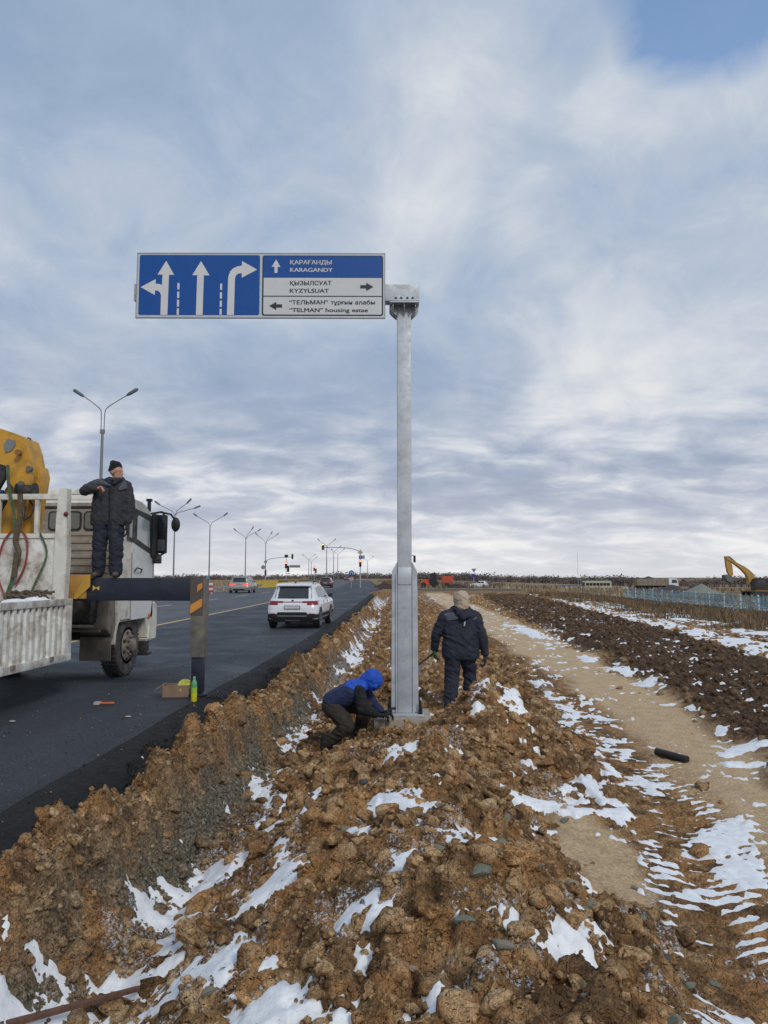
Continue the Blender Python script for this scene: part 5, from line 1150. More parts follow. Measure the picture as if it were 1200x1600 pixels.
make_car('car', 'dark maroon hatchback waiting ahead at the junction', (-13.3, 112, 0), R(2), 4.3, 1.8, 1.6, P_DARK, clad=True, rails=False)
make_car('car', 'small white car crossing on the side road right of the tractor', (16.2, 160.5, gz(14.5, 161)-.05), R(72), 3.9, 1.7, 1.5, P_WHITE, clad=False, rails=False)
c5 = make_car('car', 'tiny dark car far off where the main road meets the horizon', (-25.8, 290, 0), R(10), 4.3, 1.8, 1.5, P_DARK, clad=False, rails=False)
# ================================================================ STREET FURNITURE ALONG THE ROAD
POLE = mat('pole_galv', (.20, .215, .23), .6, .3, var=.1)
POLEL = mat('pole_light', (.42, .44, .46), .55, .3, var=.1)
LAMPG = mat('lamp_grey', (.10, .12, .14), .5)
def lamp(label, x, y, h, arms, z0=-.1, r=.09, y_fork=None, grp='street lamps along the left carriageway'):
    t = thing('street_lamp', label, 'street lamp', (x, y, z0), 0, grp)
    top = h-(y_fork or 1.3)
    MB().tube([(0, 0, 0), (0, 0, top*.5), (0, 0, top)], [r, r*.8, r*.55], 10).obj('pole', POLE, t)
    if y_fork: MB().box((-.16, -.08, top-.25), (.16, .08, top+.05), .02).obj('bracket', POLE, t)
    for (dx, dy, dz) in arms:
        s = 1 if dx > 0 else -1
        if y_fork:
            pts = [(s*.11, 0, top-.1), (s*.12, 0, top+1.0), (s*.18, 0, top+1.45), (s*.42, 0, top+1.72), (dx*.78, dy*.78, dz*.86+top*.0+(h*.0)), (dx, dy, dz)]
            pts[4] = (dx*.75, dy*.75, (top+1.72)+(dz-top-1.72)*.68)
            pts = smooth_pts(pts)
        else: pts = [(0, 0, top-.1), (dx*.15, dy*.15, top+(dz-top)*.35), (dx, dy, dz)]
        a = MB().tube(pts, .035 if y_fork else .05, 7).obj('arm', POLE, t)
        d = (Vector(pts[-1])-Vector(pts[-3])).normalized(); p = Vector(pts[-1])
        hb = MB().tube([p-d*.1, p+d*.1, p+d*.75, p+d*.85], [.05, .12, .13, .06], 8)
        hb.v = [(v[0], v[1], p.z+(v[2]-p.z)*.65+(v[2]-p.z)*.35 if False else v[2]) for v in hb.v]; hb.obj('lamp_head', LAMPG, a)
    return t
lamp('tall street lamp with two curved upswept arms rising behind the truck cab', -22.1, 51, 15.0, [(-1.5, 0, 14.75), (1.75, 0, 14.8)], y_fork=2.75, r=.16)
lamp('three-armed street lamp nearest the truck mirror', -31.8, 97, 11.3, [(-2.1, 0, 11.4), (1.6, 0, 11.6), (2.4, .8, 11.0)], r=.12)
lamp('two-armed street lamp second to the right of the truck mirror', -35.1, 126, 11.8, [(-2.3, 0, 12.2), (2.4, 0, 12.3)], r=.13)
lamp('three-armed street lamp above the silver SUV', -37.5, 164, 11.4, [(-2.2, 0, 12.0), (1.3, 0, 12.3), (2.6, .6, 12.0)], r=.14)
lamp('three-armed street lamp right above the mast with a bare signal arm', -37.8, 188, 11.4, [(-2.2, 0, 12.4), (1.3, 0, 12.6), (2.6, .6, 12.4)], r=.15)
for i, (px, yv, lb) in enumerate(((510, 220, 'distant double-armed street lamp left of the overhead signal arm'), (521, 270, 'distant street lamp between two others beyond the junction'), (527.5, 300, 'far thin street lamp nearest the round blue sign'), (482, 300, 'faint far street lamp on the left, by the third signal'), (486, 340, 'faint far street lamp right beside the third signal'), (574, 330, 'faint far street lamp right of the junction signal'))):
    xx = (px-600)/1150*yv-.039*yv
    lamp(lb, xx, yv, 11.5 if i < 3 else 9.5, [(-2.2, 0, 12.4 if i < 3 else 10.2), (2.2, 0, 12.5 if i < 3 else 10.3)], r=.17, grp='far street lamps beyond the junction', z0=-.1)
SHOUS = mat('signal_housing', (.02, .022, .022), .6); SAMB = mat('signal_backing', (.17, .09, .02), .6)
LRED = mat('signal_lamp_red', (.8, .1, .02), .4, emit=(1, .16, .05, 9)); LOFF = mat('signal_lamp_off', (.05, .02, .02), .4)
def head(par, x, z, y=-.15, lit=True, s=1., facing=True, name='signal_head'):
    h = MB().box((x-.18*s, y-.12, z-.52*s), (x+.18*s, y+.12, z+.52*s), .04).obj(name, SHOUS, par)
    for k in range(3):
        MB().lathe([(.115*s, y-.13), (.12*s, y-.24)], 14, 'y', (x, 0, z+(.33-.33*k)*s), caps=False).obj('visor', SHOUS, h)
        MB().lathe([(.0001, y-.15), (.10*s, y-.145), (.11*s, y-.122)], 14, 'y', (x, 0, z+(.33-.33*k)*s)).obj('lamp', LRED if (lit and k == 0) else LOFF, h)
    return h
def signal(label, x, y, h, arm=None, heads=(), z0=-.05, r=.09, m=POLEL, polename='pole'):
    t = thing('traffic_signal', label, 'traffic signal', (x, y, z0), 0, 'traffic signals at the junction')
    MB().tube([(0, 0, 0), (0, 0, h)], [r, r*.75], 10).obj(polename, m, t)
    if arm: MB().tube(smooth_pts(arm, 4), .055, 8).obj('arm', POLE, t)
    for hx, hz, lit in heads: head(t, hx, hz, lit=lit)
    return t
ta = signal('traffic signal on a pale pole at the junction corner with lit overhead arm', -7.98, 112, 5.9, [(0, 0, 5.55), (-1.2, 0, 5.95), (-3, 0, 6.15), (-5.9, 0, 6.15)], [(0, 3.75, True), (-5.7, 6.3, True)])
dm = MB().prism([(0, 4.98), (.42, 5.4), (0, 5.82), (-.42, 5.4)], 'y', -.22, -.19).obj('diamond_sign', mat('sign_grey_yellow', (.42, .40, .27), .5), ta)
bs = MB().box((-.22, -.24, 4.42), (.30, -.20, 4.95)).obj('lane_sign', SBLUE, ta); MB().box((.34, -.24, 4.42), (.66, -.20, 4.95)).obj('lane_sign', SBLUE, ta)
MB().prism([(-.02, 4.5), (.05, 4.5), (.05, 4.75), (.12, 4.75), (.015, 4.9), (-.09, 4.75), (-.02, 4.75)], 'y', -.245, -.2405).obj('arrow', SLIGHT, bs)
MB().prism([(.47, 4.5), (.53, 4.5), (.53, 4.9), (.47, 4.9)], 'y', -.245, -.2405).obj('arrow', SLIGHT, bs)
tb = signal('dark signal mast left of the yellow barrier with a long curved arm and unlit heads', -30.1, 150, 5.6, [(0, 0, 4.9), (1, 0, 5.35), (3.2, 0, 5.6), (5.6, 0, 5.7)], [(0, 2.5, False), (5.5, 5.8, False)])
MB().lathe([(.0001, -.2), (.42, -.2), (.42, -.17), (.0001, -.17)], 20, 'y', (-.5, 0, 3.6)).obj('round_sign', mat('sign_back_grey', (.2, .22, .24), .6), tb); MB().prism([(0, 4.3), (.4, 4.7), (0, 5.1), (-.4, 4.7)], 'y', -.2, -.17).obj('diamond_sign', mat('sign_back_grey', (.2, .22, .24), .6), tb)
tcg = signal('traffic signal with glowing red light above the roof of the white crossover', -20.7, 120, 5.2, None, [(0, 3.6, True), (.35, 3.0, False)], r=.06)
MB().box((-.3, -.1, 4.85), (.3, .1, 5.3), .05).obj('countdown_box', SHOUS, tcg); MB().box((.6, -.1, 3.2), (2.3, -.05, 3.6)).obj('name_sign', mat('sign_grey', (.16, .18, .17), .6), tcg)
signal('small far traffic signal with orange-red light left of the maroon hatchback', -22.8, 170, 4.4, None, [(0, 3.55, True), (.4, 3.0, False)], r=.06)
signal('dark traffic signal whose head shows right beside the steel post at mid height', -.75, 112, 5.6, [(0, 0, 5.0), (.6, 0, 5.1), (.9, 0, 5.1)], [(1.0, 4.55, False)], z0=-.2, m=POLE)
rs = thing('road_sign', 'round blue roundabout-style sign on a post in the road beyond the white crossover', 'road sign', (-8.76, 105, 0))
MB().tube([(0, 0, 0), (0, 0, 2.5)], .03, 6).obj('post', POLEL, rs); rd = MB().lathe([(.0001, -.06), (.38, -.06), (.38, -.03), (.0001, -.03)], 24, 'y', (0, 0, 2.2)).obj('disc', SBLUE, rs)
MB().prism([(-.22, 2.0), (-.22, 2.2), (-.12, 2.36), (.12, 2.36), (.22, 2.2), (.22, 2.0), (.14, 2.0), (.14, 2.18), (.07, 2.27), (-.07, 2.27), (-.14, 2.18), (-.14, 2.0)], 'y', -.065, -.061).obj('arrow', SLIGHT, rd)
bb = MB().box((-.34, -.06, 1.2), (.36, -.03, 1.55)).obj('barrier_board', mat('barrier_white', (.5, .48, .45), .6), rs)
for k in range(3): MB().prism([(-.32+.24*k, 1.21), (-.20+.24*k, 1.21), (-.12+.24*k, 1.54), (-.24+.24*k, 1.54)], 'y', -.065, -.061).obj('stripe', mat('barrier_red', (.5, .10, .05), .6), bb)
r2 = thing('road_sign', 'triangular sign over a blue square on a thin post before the far white car', 'road sign', (9.7, 118, gz(9.7, 118)))
MB().tube([(0, 0, 0), (0, 0, 2.9)], .035, 6).obj('post', POLEL, r2); MB().prism([(-.42, 3.35), (.42, 3.35), (0, 2.65)], 'y', -.06, -.03).obj('triangle', mat('sign_back_grey', (.2, .22, .24), .6), r2)
MB().box((-.30, -.06, 2.0), (.30, -.03, 2.5)).obj('square', mat('sign_blue_violet', (.03, .03, .30), .5), r2)
# guard rail and yellow barrier
gr = thing('guard_rail', 'low grey steel guard rail along the left carriageway edge', 'guard rail', (-22.7, 40, -.1))
y = 0
while y < 76:
    MB().box((-.06, y-.06, 0), (.06, y+.06, .75), .01).obj('post', POLEL, gr); y += 4
MB().prism([(.08, .50), (.11, .54), (.08, .60), (.11, .66), (.11, .70), (.06, .70), (.03, .60), (.06, .48)], 'y', -4, 76).obj('beam', mat('rail_steel', (.40, .41, .42), .5, .4), gr)
yb = thing('barrier', 'row of yellow plastic road barriers ahead on the median', 'barrier', (-23.6, 104, 0))
for k in range(9): MB().prism([(-.25, 0), (.25, 0), (.18, .3), (.12, 1.08), (-.12, 1.08), (-.18, .3)], 'y', 2.9*k+.03, 2.9*k+2.85, .03).obj('barrier_block', mat('barrier_yellow', (.55, .38, .03), .6, var=.1, dirt=(.2, .16, .08), dirt_amt=.3), yb)
yb.rotation_euler = (0, 0, R(-7.5))
yw = thing('barrier', 'pale concrete barriers beyond the yellow ones, reaching to the junction', 'barrier', (-19.9, 130, 0), R(-5))
for k in range(8): MB().prism([(-.3, 0), (.3, 0), (.15, .35), (.1, .95), (-.1, .95), (-.15, .35)], 'y', 3*k, 3*k+2.95).obj('barrier_block', mat('barrier_pale', (.45, .40, .28), .8), yw)
rw = thing('barrier', 'red and white striped warning barrier beside the guard rail', 'barrier', (-20.7, 74, 0))
for k, m in enumerate((mat('barrier_red2', (.45, .03, .03), .6), mat('barrier_white2', (.6, .58, .55), .6), mat('barrier_red2', (.45, .03, .03), .6), mat('barrier_white2', (.6, .58, .55), .6))): MB().box((-.5, -.1, .12+.24*k), (.5, .1, .355+.24*k), .01).obj('board', m, rw)
MB().box((-.45, -.2, 0), (-.35, .2, .12)).obj('foot', m, rw); MB().box((.35, -.2, 0), (.45, .2, .12)).obj('foot', m, rw)
# blue post marker behind it
tag(MB().tube([(-21.9, 78, 0), (-21.9, 78, 1.75)], .12, 8).obj('marker_post', mat('marker_blue', (.10, .30, .42), .6)), 'short pale blue marker post behind the striped barrier', 'post')
# parked van among the barriers
def box_van(name, label, cat, loc, rz, parts):
    t = thing(name, label, cat, loc, rz)
    for nm, poly, x0, x1, m, bev in parts: MB().prism(poly, 'x', x0, x1, bev).obj(nm, m, t)
    return t
EARTH = mat('earth_heap', (.16, .11, .07), .95, var=.3, scale=3, bump=.6, bscale=9)
def heap(name, label, cat, loc, sx_, sy_, h, m, seed=1, n=40):
    g = np.linspace(-1, 1, n); X, Y = np.meshgrid(g, g); x = X.ravel(); y = Y.ravel(); r = np.sqrt(x*x+y*y)
    z = np.clip(1-r*.98, 0, 1)**.9*(1+.18*fbm(x, y, 2.2, 4, 600+seed))+.05*fbm(x, y, 7, 3, 610+seed)*(r < .95); z = z*h-.25*(r > .9)
    i = np.arange(n*n).reshape(n, n); q = np.stack([i[:-1, :-1], i[:-1, 1:], i[1:, 1:], i[1:, :-1]], -1).reshape(-1, 4)
    o = np_mesh(name, np.stack([x*sx_, y*sy_, z], 1), q, m); o.location = loc; return tag(o, label, cat, 'gravel heaps behind the blue fence' if name == 'gravel_heap' else None)
heap('earth_heap', 'low brown earth heap behind the pale barriers on the left', 'earth heap', (-22.2, 150, -.1), 2.4, 3, 1.9, EARTH, 3)
GRAVD = mat('gravel_dark', (.055, .048, .05), .95, var=.3, scale=5, bump=.8, bscale=14); GRAVG = mat('gravel_grey', (.20, .21, .18), .95, var=.2, scale=5, bump=.8, bscale=14)
heap('gravel_heap', 'dark grey gravel heap behind the blue fence, right of the tipper truck', 'gravel heap', (38.6, 112, -1.0), 3.2, 3, 1.65, GRAVD, 4)
heap('gravel_heap', 'second dark gravel heap between the first one and the pale grey heap', 'gravel heap', (40.4, 108, -1.0), 2.6, 3, 1.6, GRAVD, 9)
heap('gravel_heap', 'pale grey-green gravel heap behind the blue fence', 'gravel heap', (37.6, 98, -1.15), 4.0, 3.2, 1.75, GRAVG, 5)
heap('soil_heap', 'flat black soil heap between the orange tractor and the white car', 'soil heap', (8.1, 138, gz(8, 138)-.05), 3.6, 2, .8, mat('soil_black', (.03, .022, .018), .95, bump=.7, bscale=10), 6)
heap('soil_heap', 'dark brown soil heap at the junction corner just left of the steel post', 'soil heap', (-4.5, 117.5, -.15), 2.3, 1.6, .9, mat('soil_dark', (.05, .03, .02), .95, bump=.7, bscale=10), 7)

# ---- orange backhoe tractor
TO = mat('tractor_orange', (.50, .075, .03), .5, var=.1); TYR = mat('tyre', (.022, .022, .023), .85)
bt = thing('tractor', 'orange backhoe tractor with trailer working at the junction beside the steel post', 'tractor', (4.1, 140, gz(4.6, 140)), R(0))
MB().prism([(-2.6, .55), (-1.0, .55), (-1.0, 1.55), (-2.2, 1.5), (-2.6, 1.2)], 'y', -.45, .45, .05).obj('bonnet', TO, bt)
cb_ = MB().prism([(-1.1, .8), (.35, .8), (.35, 2.55), (-.95, 2.6)], 'y', -.7, .7, .05).obj('cab', mat('cab_glass_dark', (.02, .02, .03), .2), bt); MB().box((-1.15, -.78, 2.56), (.45, .78, 2.66), .03).obj('roof', SHOUS, cb_)
for xx, r_, nm in ((-.1, .75, 'rear_wheel'), (-2.1, .5, 'front_wheel')):
    for s in (-1, 1):
        w = MB().lathe([(r_*.5, s*.6), (r_*.95, s*.6), (r_, s*.65), (r_, s*.9), (r_*.95, s*.95), (r_*.5, s*.95)], 22, 'y', (xx, 0, r_)).obj(nm, TYR, bt); MB().lathe([(.0001, s*.93), (r_*.5, s*.93), (r_*.5, s*.90)], 18, 'y', (xx, 0, r_)).obj('rim', mat('rim_pale', (.4, .32, .2), .6), w)
MB().tube([(-2.4, 0, 1.1), (-3.1, 0, 1.9), (-3.5, 0, .5)], .12, 6).obj('loader_arm', SHOUS, bt); MB().prism([(-3.3, .1), (-3.9, .15), (-3.7, .75), (-3.35, .7)], 'y', -.8, .8).obj('bucket', GALV_D, bt)
MB().box((-2.3, -.8, .5), (-1.0, -.5, .85), .03).obj('step', TO, bt)
tr_ = thing('trailer', 'orange trailer hitched behind the backhoe tractor', 'trailer', (6.4, 140, gz(6.4, 140))); MB().prism([(-.9, .95), (1.1, .95), (1.15, 2.15), (-.95, 2.15)], 'y', -.9, .9, .04).obj('trailer_body', TO, tr_)
for s in (-1, 1): MB().lathe([(.15, s*.7), (.42, s*.7), (.42, s*.92), (.15, s*.92)], 18, 'y', (.1, 0, .42)).obj('wheel', TYR, tr_)
for k in range(5): MB().box((-.8+.42*k, -.94, 1.0), (-.74+.42*k, -.9, 2.1)).obj('side_rib', TO, tr_)
# ---- cream bus
CRB = mat('bus_cream', (.40, .40, .32), .6, var=.06, dirt=(.2, .17, .12), dirt_amt=.3)
bus = thing('bus', 'old cream bus with a dark window band parked beyond the field', 'bus', (49.2, 200, -2.55), R(4))
bb_ = MB().prism(rrect(-3.6, 3.6, .55, 3.05, .35), 'y', -1.2, 1.2, .04).obj('body', CRB, bus)
for k in range(7): MB().box((-3.3+.93*k, -1.225, 1.75), (-2.5+.93*k, -1.205, 2.5)).obj('window', GLS, bb_)
MB().box((-3.62, -1.0, 1.7), (-3.605, 1.0, 2.6)).obj('windscreen', GLS, bb_); MB().box((-3.58, -1.222, .95), (3.58, -1.205, 1.12)).obj('stripe', mat('bus_green', (.14, .18, .10), .6), bb_)
for xx in (-2.2, 1.9):
    for s in (-1, 1): MB().lathe([(.2, s*.95), (.55, s*.95), (.55, s*1.24), (.2, s*1.24)], 20, 'y', (xx, 0, .55)).obj('wheel', TYR, bus)
ht = thing('hut', 'low blue and white site cabin left of the cream bus', 'cabin', (43.6, 205, -2.45)); wl = MB().box((-3.2, -1.2, 0), (3.2, 1.2, 1.5)).obj('wall', mat('hut_white', (.5, .52, .56), .7), ht)
MB().box((-3.3, -1.3, 1.5), (3.3, 1.3, 1.68)).obj('roof', mat('hut_blue', (.05, .08, .32), .6), ht); MB().box((-3.21, -1.23, .0), (-2.2, -1.205, 1.5)).obj('blue_panel', mat('hut_blue', (.05, .08, .32), .6), wl)
MB().box((1.2, -1.23, .2), (1.9, -1.205, 1.3)).obj('door', mat('hut_door', (.05, .05, .06), .6), wl); MB().box((-1.4, -1.23, .6), (-.6, -1.205, 1.2)).obj('window', GLS, wl)
for xx, lb in ((44.9, 'thin white lighting mast rising left of the cream bus'), (45.6, 'shorter thin mast right beside the lighting mast')):
    tag(MB().tube([(xx, 203, -2.4), (xx, 203, 8.3 if xx < 45 else 2.6)], [.06, .03], 6).obj('mast', POLEL), lb, 'mast')
tl = thing('trailer', 'small white trailer with dark wheel between the bus and the tipper truck', 'trailer', (53.8, 185, gz(53, 185)+.2)); MB().box((-2.2, -1, .5), (1.2, 1, 1.15), .03).obj('trailer_body', mat('trailer_white', (.5, .5, .5), .6), tl)
MB().lathe([(.2, -1.05), (.55, -1.05), (.55, -.8), (.2, -.8)], 18, 'y', (.8, 0, .5)).obj('wheel', TYR, tl); MB().box((-.2, -.9, 1.15), (1.2, .9, 2.0), .03).obj('cover', SHOUS, tl)
# ---- tipper truck
dz_ = -1.15
dt = thing('tipper_truck', 'tan tipper truck with white cab parked behind the blue fence', 'truck', (45.2, 140, dz_))
tb_ = MB().prism([(-3.6, 1.15), (1.9, 1.15), (2.0, 2.55), (-3.7, 2.35)], 'y', -1.2, 1.2, .03).obj('tipper_body', mat('tipper_tan', (.24, .20, .15), .8, var=.15, scale=2, dirt=(.1, .08, .06), dirt_amt=.4), dt)
for k in range(7): MB().box((-3.3+.8*k, -1.26, 1.2), (-3.2+.8*k, -1.205, 2.35)).obj('rib', mat('tipper_tan', (.24, .2, .15), .8), tb_)
MB().box((-3.7, -.5, .75), (3.6, .5, 1.12)).obj('chassis', TBLK, dt)
dc = MB().prism([(2.1, .7), (3.9, .7), (3.9, 1.6), (3.65, 2.45), (2.1, 2.5)], 'y', -1.2, 1.2, .06).obj('cab', P_WHITE, dt); MB().prism([(2.7, 1.65), (3.7, 1.65), (3.5, 2.25), (2.7, 2.25)], 'y', -1.225, -1.205).obj('window', GLS, dc)
for xx in (-2.6, -1.4, 3.0):
    for s in (-1, 1): MB().lathe([(.2, s*.95), (.52, s*.95), (.52, s*1.2), (.2, s*1.2)], 18, 'y', (xx, 0, .52)).obj('wheel', TYR, dt)
heap('earth_heap', 'dark load mounded on the tipper truck body', 'load', (44.0, 140, dz_+2.3), 1.6, .9, .55, GRAVD, 11, 16)
tag(MB().prism([(-1.5, 0), (1.8, 0), (1.4, .8), (.3, .95), (-.9, .9)], 'y', -.8, .8, .05).obj('machine', mat('machine_orange', (.36, .17, .06), .7)), 'small orange machine left of the tipper truck', 'machine', loc=(51.6, 172, gz(51, 172)+1.0))
# ---- excavator
EX = mat('excavator_yellow', (.42, .24, .055), .6, var=.12, dirt=(.15, .1, .05), dirt_amt=.35)
ez = -.85
ex = thing('excavator', 'yellow tracked excavator with boom raised behind the blue fence', 'excavator', (41.6, 90, ez))
MB().prism([(-1.9, .35), (-1.6, 0), (2.6, 0), (2.9, .35), (2.7, .75), (-1.7, .75)], 'y', -1.6, -1.05, .05).obj('track', TBLK, ex); MB().prism([(-1.9, .35), (-1.6, 0), (2.6, 0), (2.9, .35), (2.7, .75), (-1.7, .75)], 'y', 1.05, 1.6, .05).obj('track', TBLK, ex)
MB().prism([(-1.4, .8), (3.0, .8), (3.2, 1.6), (3.0, 2.0), (.35, 2.0), (.35, 1.0), (-1.4, 1.0)], 'y', -1.4, 1.4, .06).obj('engine_housing', EX, ex)
MB().box((-1.9, -1.45, .72), (3.0, 1.45, .82)).obj('deck', TBLK, ex)
ec = MB().prism([(-1.45, .95), (.25, .95), (.25, 2.35), (-1.2, 2.35), (-1.45, 1.8)], 'y', -1.4, -.35, .05).obj('cab', TBLK, ex); MB().prism([(-1.25, 1.3), (-.15, 1.3), (-.15, 2.2), (-1.1, 2.2)], 'y', -1.425, -1.405).obj('window', GLS, ec)
bz0 = [(-.3, 1.3), (-1.1, 1.9), (-1.15, 3.0), (-1.8, 3.9), (-3.6, 4.9), (-3.9, 5.05), (-3.9, 4.75), (-3.5, 4.5), (-2.0, 3.4), (-1.7, 2.9), (-.5, 1.9)]
E1 = lambda L_: [(-1.55+(a-1170)*.0782, (935-b)*.0782) for a, b in L_]
MB().prism(E1([(1174, 911), (1180, 912), (1179, 903), (1176, 897), (1171, 892), (1164, 887), (1153, 881), (1143, 875), (1138, 871), (1137, 876), (1143, 879), (1152, 885), (1160, 892), (1166, 899), (1169, 906), (1168, 914)]), 'y', -.3, .3, .02).obj('boom', EX, ex)
MB().prism(E1([(1136, 871), (1141, 874), (1146, 885), (1147, 900), (1143, 903), (1139, 896), (1137, 885)]), 'y', -.22, .22, .02).obj('stick', EX, ex)
MB().prism(E1([(1133, 900), (1139, 899), (1144, 902), (1145, 908), (1141, 912), (1136, 909), (1133, 904)]), 'y', -.55, .55, .03).obj('bucket', mat('bucket_steel', (.14, .15, .15), .6, .3), ex)
MB().tube([(a, 0, b) for a, b in E1([(1172, 903), (1163, 892), (1152, 884)])], .09, 8).obj('boom_cylinder', mat('cyl', (.25, .15, .05), .5, .3), ex)
MB().tube([(a, 0, b) for a, b in E1([(1152, 880), (1143, 872), (1138, 872)])], .08, 8).obj('stick_cylinder', TBLK, ex)
# ---- pale blue fence
FB = mat('fence_blue', (.085, .30, .42), .6, var=.15); FW = mat('fence_pale', (.42, .52, .58), .6, var=.1)
fn = thing('fence', 'light blue slatted metal fence with pale posts along the right of the dry weeds', 'fence', (20.3, 30, -.45))
k = 0; yv = 0.
while yv < 42:
    MB().box((-.04, yv-.04, 0), (.04, yv+.04, 1.12)).obj('post', FW, fn); k += 1; yv += 2.4
for z in (.16, .40, .64, .98): MB().box((-.02, 0, z), (.02, 42, z+.045)).obj('rail', FB if z != .40 else FW, fn)
pk = MB(); 
for i in range(205): pk.box((.021, .1+i*.204, .10), (.030, .16+i*.204, 1.05))
for i in range(205): pass
fs_ = None
base_me = MB().box((.021, 0, .10), (.030, .07, 1.04)).mesh('slat', FB)
for i in range(175): o = bpy.data.objects.new('slat', base_me); col.objects.link(o); o.parent = fn; o.location = (0, .12+i*.238, 0)

# ================================================================ VEGETATION
def blades(name, n, x, y, h, w, lean, m, seed=0):
    r = np.random.RandomState(seed); a = r.rand(n)*6.283; z = base_h(x, y)
    dx = np.cos(a)*w; dy = np.sin(a)*w; l = r.rand(n)*6.283; lx = np.cos(l)*lean*h; ly = np.sin(l)*lean*h
    V = np.stack([np.stack([x-dx, y-dy, z-.03], 1), np.stack([x+dx, y+dy, z-.03], 1), np.stack([x+lx+dx*.3, y+ly+dy*.3, z+h], 1), np.stack([x+lx-dx*.3, y+ly-dy*.3, z+h], 1)], 1).reshape(-1, 3)
    Q = np.arange(4*n).reshape(n, 4); o = np_mesh(name, V, Q, m, smooth=False); return tag(o, kind='stuff')
def grass_mat(name, lo, hi):
    m = bpy.data.materials.new(name); m.use_nodes = True; t = m.node_tree; b = t.nodes['Principled BSDF']; p = N(t, 'ShaderNodeNewGeometry')
    c = ramp(t, p.outputs['Random Per Island'], [(0, lo), (1, hi)]); c = mixc(t, 1., c, ramp(t, noise(t, p.outputs['Position'], .25, 4), [(.35, .6), (.65, 1.25)]), 'MULTIPLY')
    L(t, c, b.inputs['Base Color']); b.inputs['Roughness'].default_value = .9; return m
RD = grass_mat('dry_weeds', (.10, .065, .038), (.27, .185, .105)); RT = grass_mat('dry_grass', (.22, .155, .085), (.42, .32, .19))
n = 46000; yv = 17+75*rng.rand(n)**1.3; fr = field_r(yv); xv = fr+1.0+(20.2-fr-1.0)*rng.rand(n)
den = fbm(xv, yv, .35, 3, 77)+.9*ss(0, 3.5, xv-fr-2.5)-.15; k = rng.rand(n) < np.clip(den*1.6, 0, 1); xv, yv = xv[k], yv[k]
hh = (1-.45*ss(4.5, 1, 20.3-xv))*(.18+.32*rng.rand(len(xv)))*(.55+.6*vnoise(xv*.4, yv*.4, 8)); blades('dry_weeds', len(xv), xv, yv, hh, .012+.0004*yv, .35, RD, 4)
n = 14000; yv = 22+230*rng.rand(n)**1.4; xv = field_r(yv)+2+(20+yv*.35)*rng.rand(n); k = (yv > 88) | (xv > 20.6); k &= ~((yv > 110) & (yv < 125)); xv, yv = xv[k], yv[k]
blades('dry_grass', len(xv), xv, yv, .25+.4*rng.rand(len(xv)), .03+.0006*yv, .3, RT, 5)
n = 7000; yv = 60+240*rng.rand(n); xv = road_edge(yv)-24-60*rng.rand(n); blades('dry_grass_verge', n, xv, yv, .3+.5*rng.rand(n), .05+.0004*yv, .3, RT, 6)
n = 3000; yv = 126+170*rng.rand(n); xv = road_edge(yv)+3+90*rng.rand(n); blades('dry_grass_far_field', n, xv, yv, .3+.6*rng.rand(n), .08+.0004*yv, .3, RD, 6)
# bare trees along the horizon: twiggy crowns, too far to tell apart
TREE = grass_mat('bare_wood', (.10, .080, .075), (.20, .165, .15))
def horizon_wood(name, pts, depth, n, h0, h1, seed):
    r = np.random.RandomState(seed); P_ = np.array(pts, float); seg = np.linalg.norm(np.diff(P_[:, :2], axis=0), axis=1); cum = np.r_[0, np.cumsum(seg)]
    tt = r.rand(n)*cum[-1]; cxs = np.interp(tt, cum, P_[:, 0])+r.uniform(-depth, depth, n)*.2; cys = np.interp(tt, cum, P_[:, 1])+r.uniform(0, depth, n); gzv = np.interp(tt, cum, P_[:, 2])
    lump = .55+.75*vnoise(tt/38., tt*0, seed)+.25*vnoise(tt/11., tt*0, seed+1); H = (h0+(h1-h0)*r.rand(n)**1.6)*lump
    V = []; Q = []
    m = 30
    for i in range(n):
        w = H[i]*.5; 
        k = m; ang = r.rand(k)*6.283; rr = w*np.sqrt(r.rand(k)); zc = H[i]*(.25+.65*r.rand(k)); ox = rr*np.cos(ang); oy = rr*np.sin(ang); s_ = H[i]*(.05+.07*r.rand(k))
        for j in range(k):
            c = np.array([cxs[i]+ox[j], cys[i]+oy[j], gzv[i]+zc[j]*(1-.3*(rr[j]/w)**2)]); a = r.randn(3, 3)*s_[j]; a[:, 2] = np.abs(a[:, 2])*.9-s_[j]*.3
            V += [c+a[0], c+a[1], c+a[2]]; o = len(V)-3; Q.append((o, o+1, o+2))
        V += [np.array([cxs[i]-.25, cys[i], gzv[i]-.5]), np.array([cxs[i]+.25, cys[i], gzv[i]-.5]), np.array([cxs[i], cys[i], gzv[i]+H[i]*.9])]; o = len(V)-3; Q.append((o, o+1, o+2))
    o = np_mesh(name, np.array(V), np.array(Q), TREE, smooth=False); return tag(o, kind='stuff')
horizon_wood('bare_tree_belt', [(-330, 380, -1.), (-150, 470, -1.), (-60, 560, -1)], 40, 1500, 2.4, 4.6, 1)
horizon_wood('bare_tree_belt', [(-60, 560, -1), (30, 640, -1.5), (90, 560, -3.), (150, 480, -4.6), (230, 430, -4.6), (330, 400, -4.6)], 45, 2200, 3., 6.2, 2)
horizon_wood('roadside_scrub', [(-75, 300, -1), (-50, 330, -1), (-38, 420, -.6)], 25, 260, 2, 4, 3)
horizon_wood('roadside_scrub', [(-3, 190, -.9), (8, 210, -1), (40, 330, -3.5)], 20, 160, 1.2, 2.6, 5)

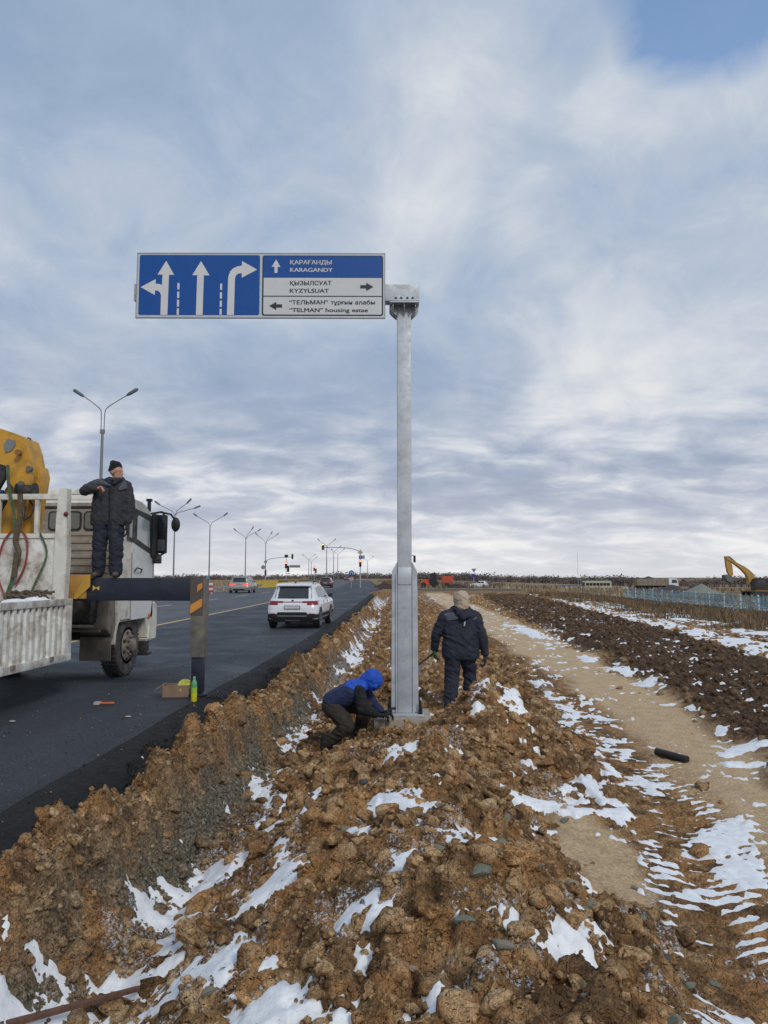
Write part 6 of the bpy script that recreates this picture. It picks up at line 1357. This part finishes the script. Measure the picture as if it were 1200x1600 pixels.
# ================================================================ LITTER ROUND THE OUTRIGGER AND IN THE DIRT
bo_ = thing('bottle', 'green-topped plastic bottle of yellow drink standing beside the outrigger foot', 'bottle', (-3.12, 10.55, .0))
MB().lathe([(.0001, .0), (.038, .0), (.042, .012), (.042, .13), (.038, .14), (.042, .15), (.042, .19)], 20, 'z').obj('lower_bottle', mat('drink_yellow', (.55, .52, .02), .25), bo_)
MB().lathe([(.042, .19), (.042, .24), (.034, .28), (.015, .315), (.0145, .325)], 20, 'z').obj('upper_bottle', mat('bottle_green', (.10, .33, .16), .2), bo_)
MB().lathe([(.017, .325), (.017, .35), (.0001, .35)], 14, 'z').obj('cap', mat('cap_pale', (.30, .45, .35), .4), bo_)
MB().lathe([(.043, .12), (.043, .20)], 20, 'z').obj('label_band', mat('label_lime', (.35, .52, .05), .4), bo_)
cb2 = thing('cardboard_box', 'torn cardboard box with yellow packing inside left of the outrigger foot', 'box', (-3.52, 11.05, .0), R(8))
MB().box((-.19, -.14, 0), (.19, -.13, .17)).obj('side', mat('cardboard', (.22, .15, .10), .9, var=.2), cb2)
MB().box((-.19, .12, 0), (.19, .13, .17)).obj('side', mat('cardboard', (.22, .15, .1), .9), cb2); MB().box((.18, -.13, 0), (.19, .12, .17)).obj('side', mat('cardboard', (.22, .15, .1), .9), cb2)
MB().box((-.20, -.13, 0), (-.19, .12, .12)).obj('side', mat('cardboard', (.22, .15, .1), .9), cb2); MB().box((-.19, -.13, .0), (.18, .12, .012)).obj('bottom', mat('cardboard', (.22, .15, .1), .9), cb2)
MB().prism([(-.19, .17), (-.30, .10), (-.31, .105), (-.20, .182)], 'y', -.13, .12).obj('flap', mat('cardboard', (.22, .15, .1), .9), cb2)
tag(MB().add([(-3.42+a*.14, 11.0+b*.10, .17+c*.10) for a, b, c in rock_shapes(1, 3, 1.1, .9, 5, 7)[0][0].tolist()], rock_shapes(1, 3, 1.1, .9, 5, 7)[0][1].tolist()).obj('packing', mat('packing_yellow', (.50, .50, .10), .7, var=.3, scale=25, bump=1., bscale=30)), 'crumpled yellow packing spilling from the cardboard box', 'packing')
tl_ = MB(); 
for k in range(5): tl_.tube([(-2.98+.05*k, 10.75+.03*math.sin(k*3), .02), (-2.94+.05*k, 10.83, .05+.012*k), (-2.88+.05*k, 10.78, .03)], .014, 6)
tag(tl_.obj('tool_bundle', mat('tool_black', (.015, .015, .017), .6)), 'small dark heap of tools on the asphalt right of the outrigger foot', 'tools')
hm = thing('hammer', 'orange-handled hammer lying flat on the asphalt under the truck beam', 'hammer', (-4.30, 10.2, .03), R(4))
MB().tube([(-.02, 0, 0), (.17, 0, 0)], .016, 8).obj('handle', mat('handle_orange', (.5, .13, .04), .5), hm); MB().box((-.10, -.05, -.02), (-.02, .05, .02), .008).obj('head', mat('head_pale', (.4, .36, .3), .5), hm)
for x_, y_, lb in ((-4.9, 9.0, 'scrap of pale paper on the asphalt below the truck bed'), (-3.6, 9.35, 'white crumpled scrap in front of the outrigger foot')): tag(MB().sphere((x_, y_, .012), .03, 2, (1.4, .8, .35)).obj('paper_scrap', mat('paper_scrap', (.4, .38, .35), .8)), lb, 'paper')
pz = ghz(3.1, 9.2)+.04
tag(MB().tube([(2.98, 9.38, pz+.01), (3.22, 9.02, pz)], .045, 14).obj('rubber_pipe', mat('pipe_black', (.012, .012, .013), .5)), 'short black pipe lying on the sandy track', 'pipe')
a = (-1.98, 3.70); b = (-1.52, 4.22)
rb = MB().tube([(a[0], a[1], ghz(*a)+.05), (b[0], b[1], ghz(*b)+.07)], [.020, .016], 5)
tag(rb.obj('old_stake', mat('rusty_stake', (.11, .055, .035), .85, var=.4, scale=20, bump=.6, bscale=60)), 'muddy reddish wooden stake lying in the snow of the trench', 'stake')
sb = MB().prism([(-.02, -.05), (.30, .12), (.34, .20), (.28, .19), (0, .03)], 'y', 9.55, 9.62, .008); sb = shift(sb, (.06, 0, -.28)); tag(sb.obj('sheet_scrap', mat('sheet_white', (.6, .62, .66), .5)), 'white sheet scrap stuck in the dirt in front of the footing', 'sheet')
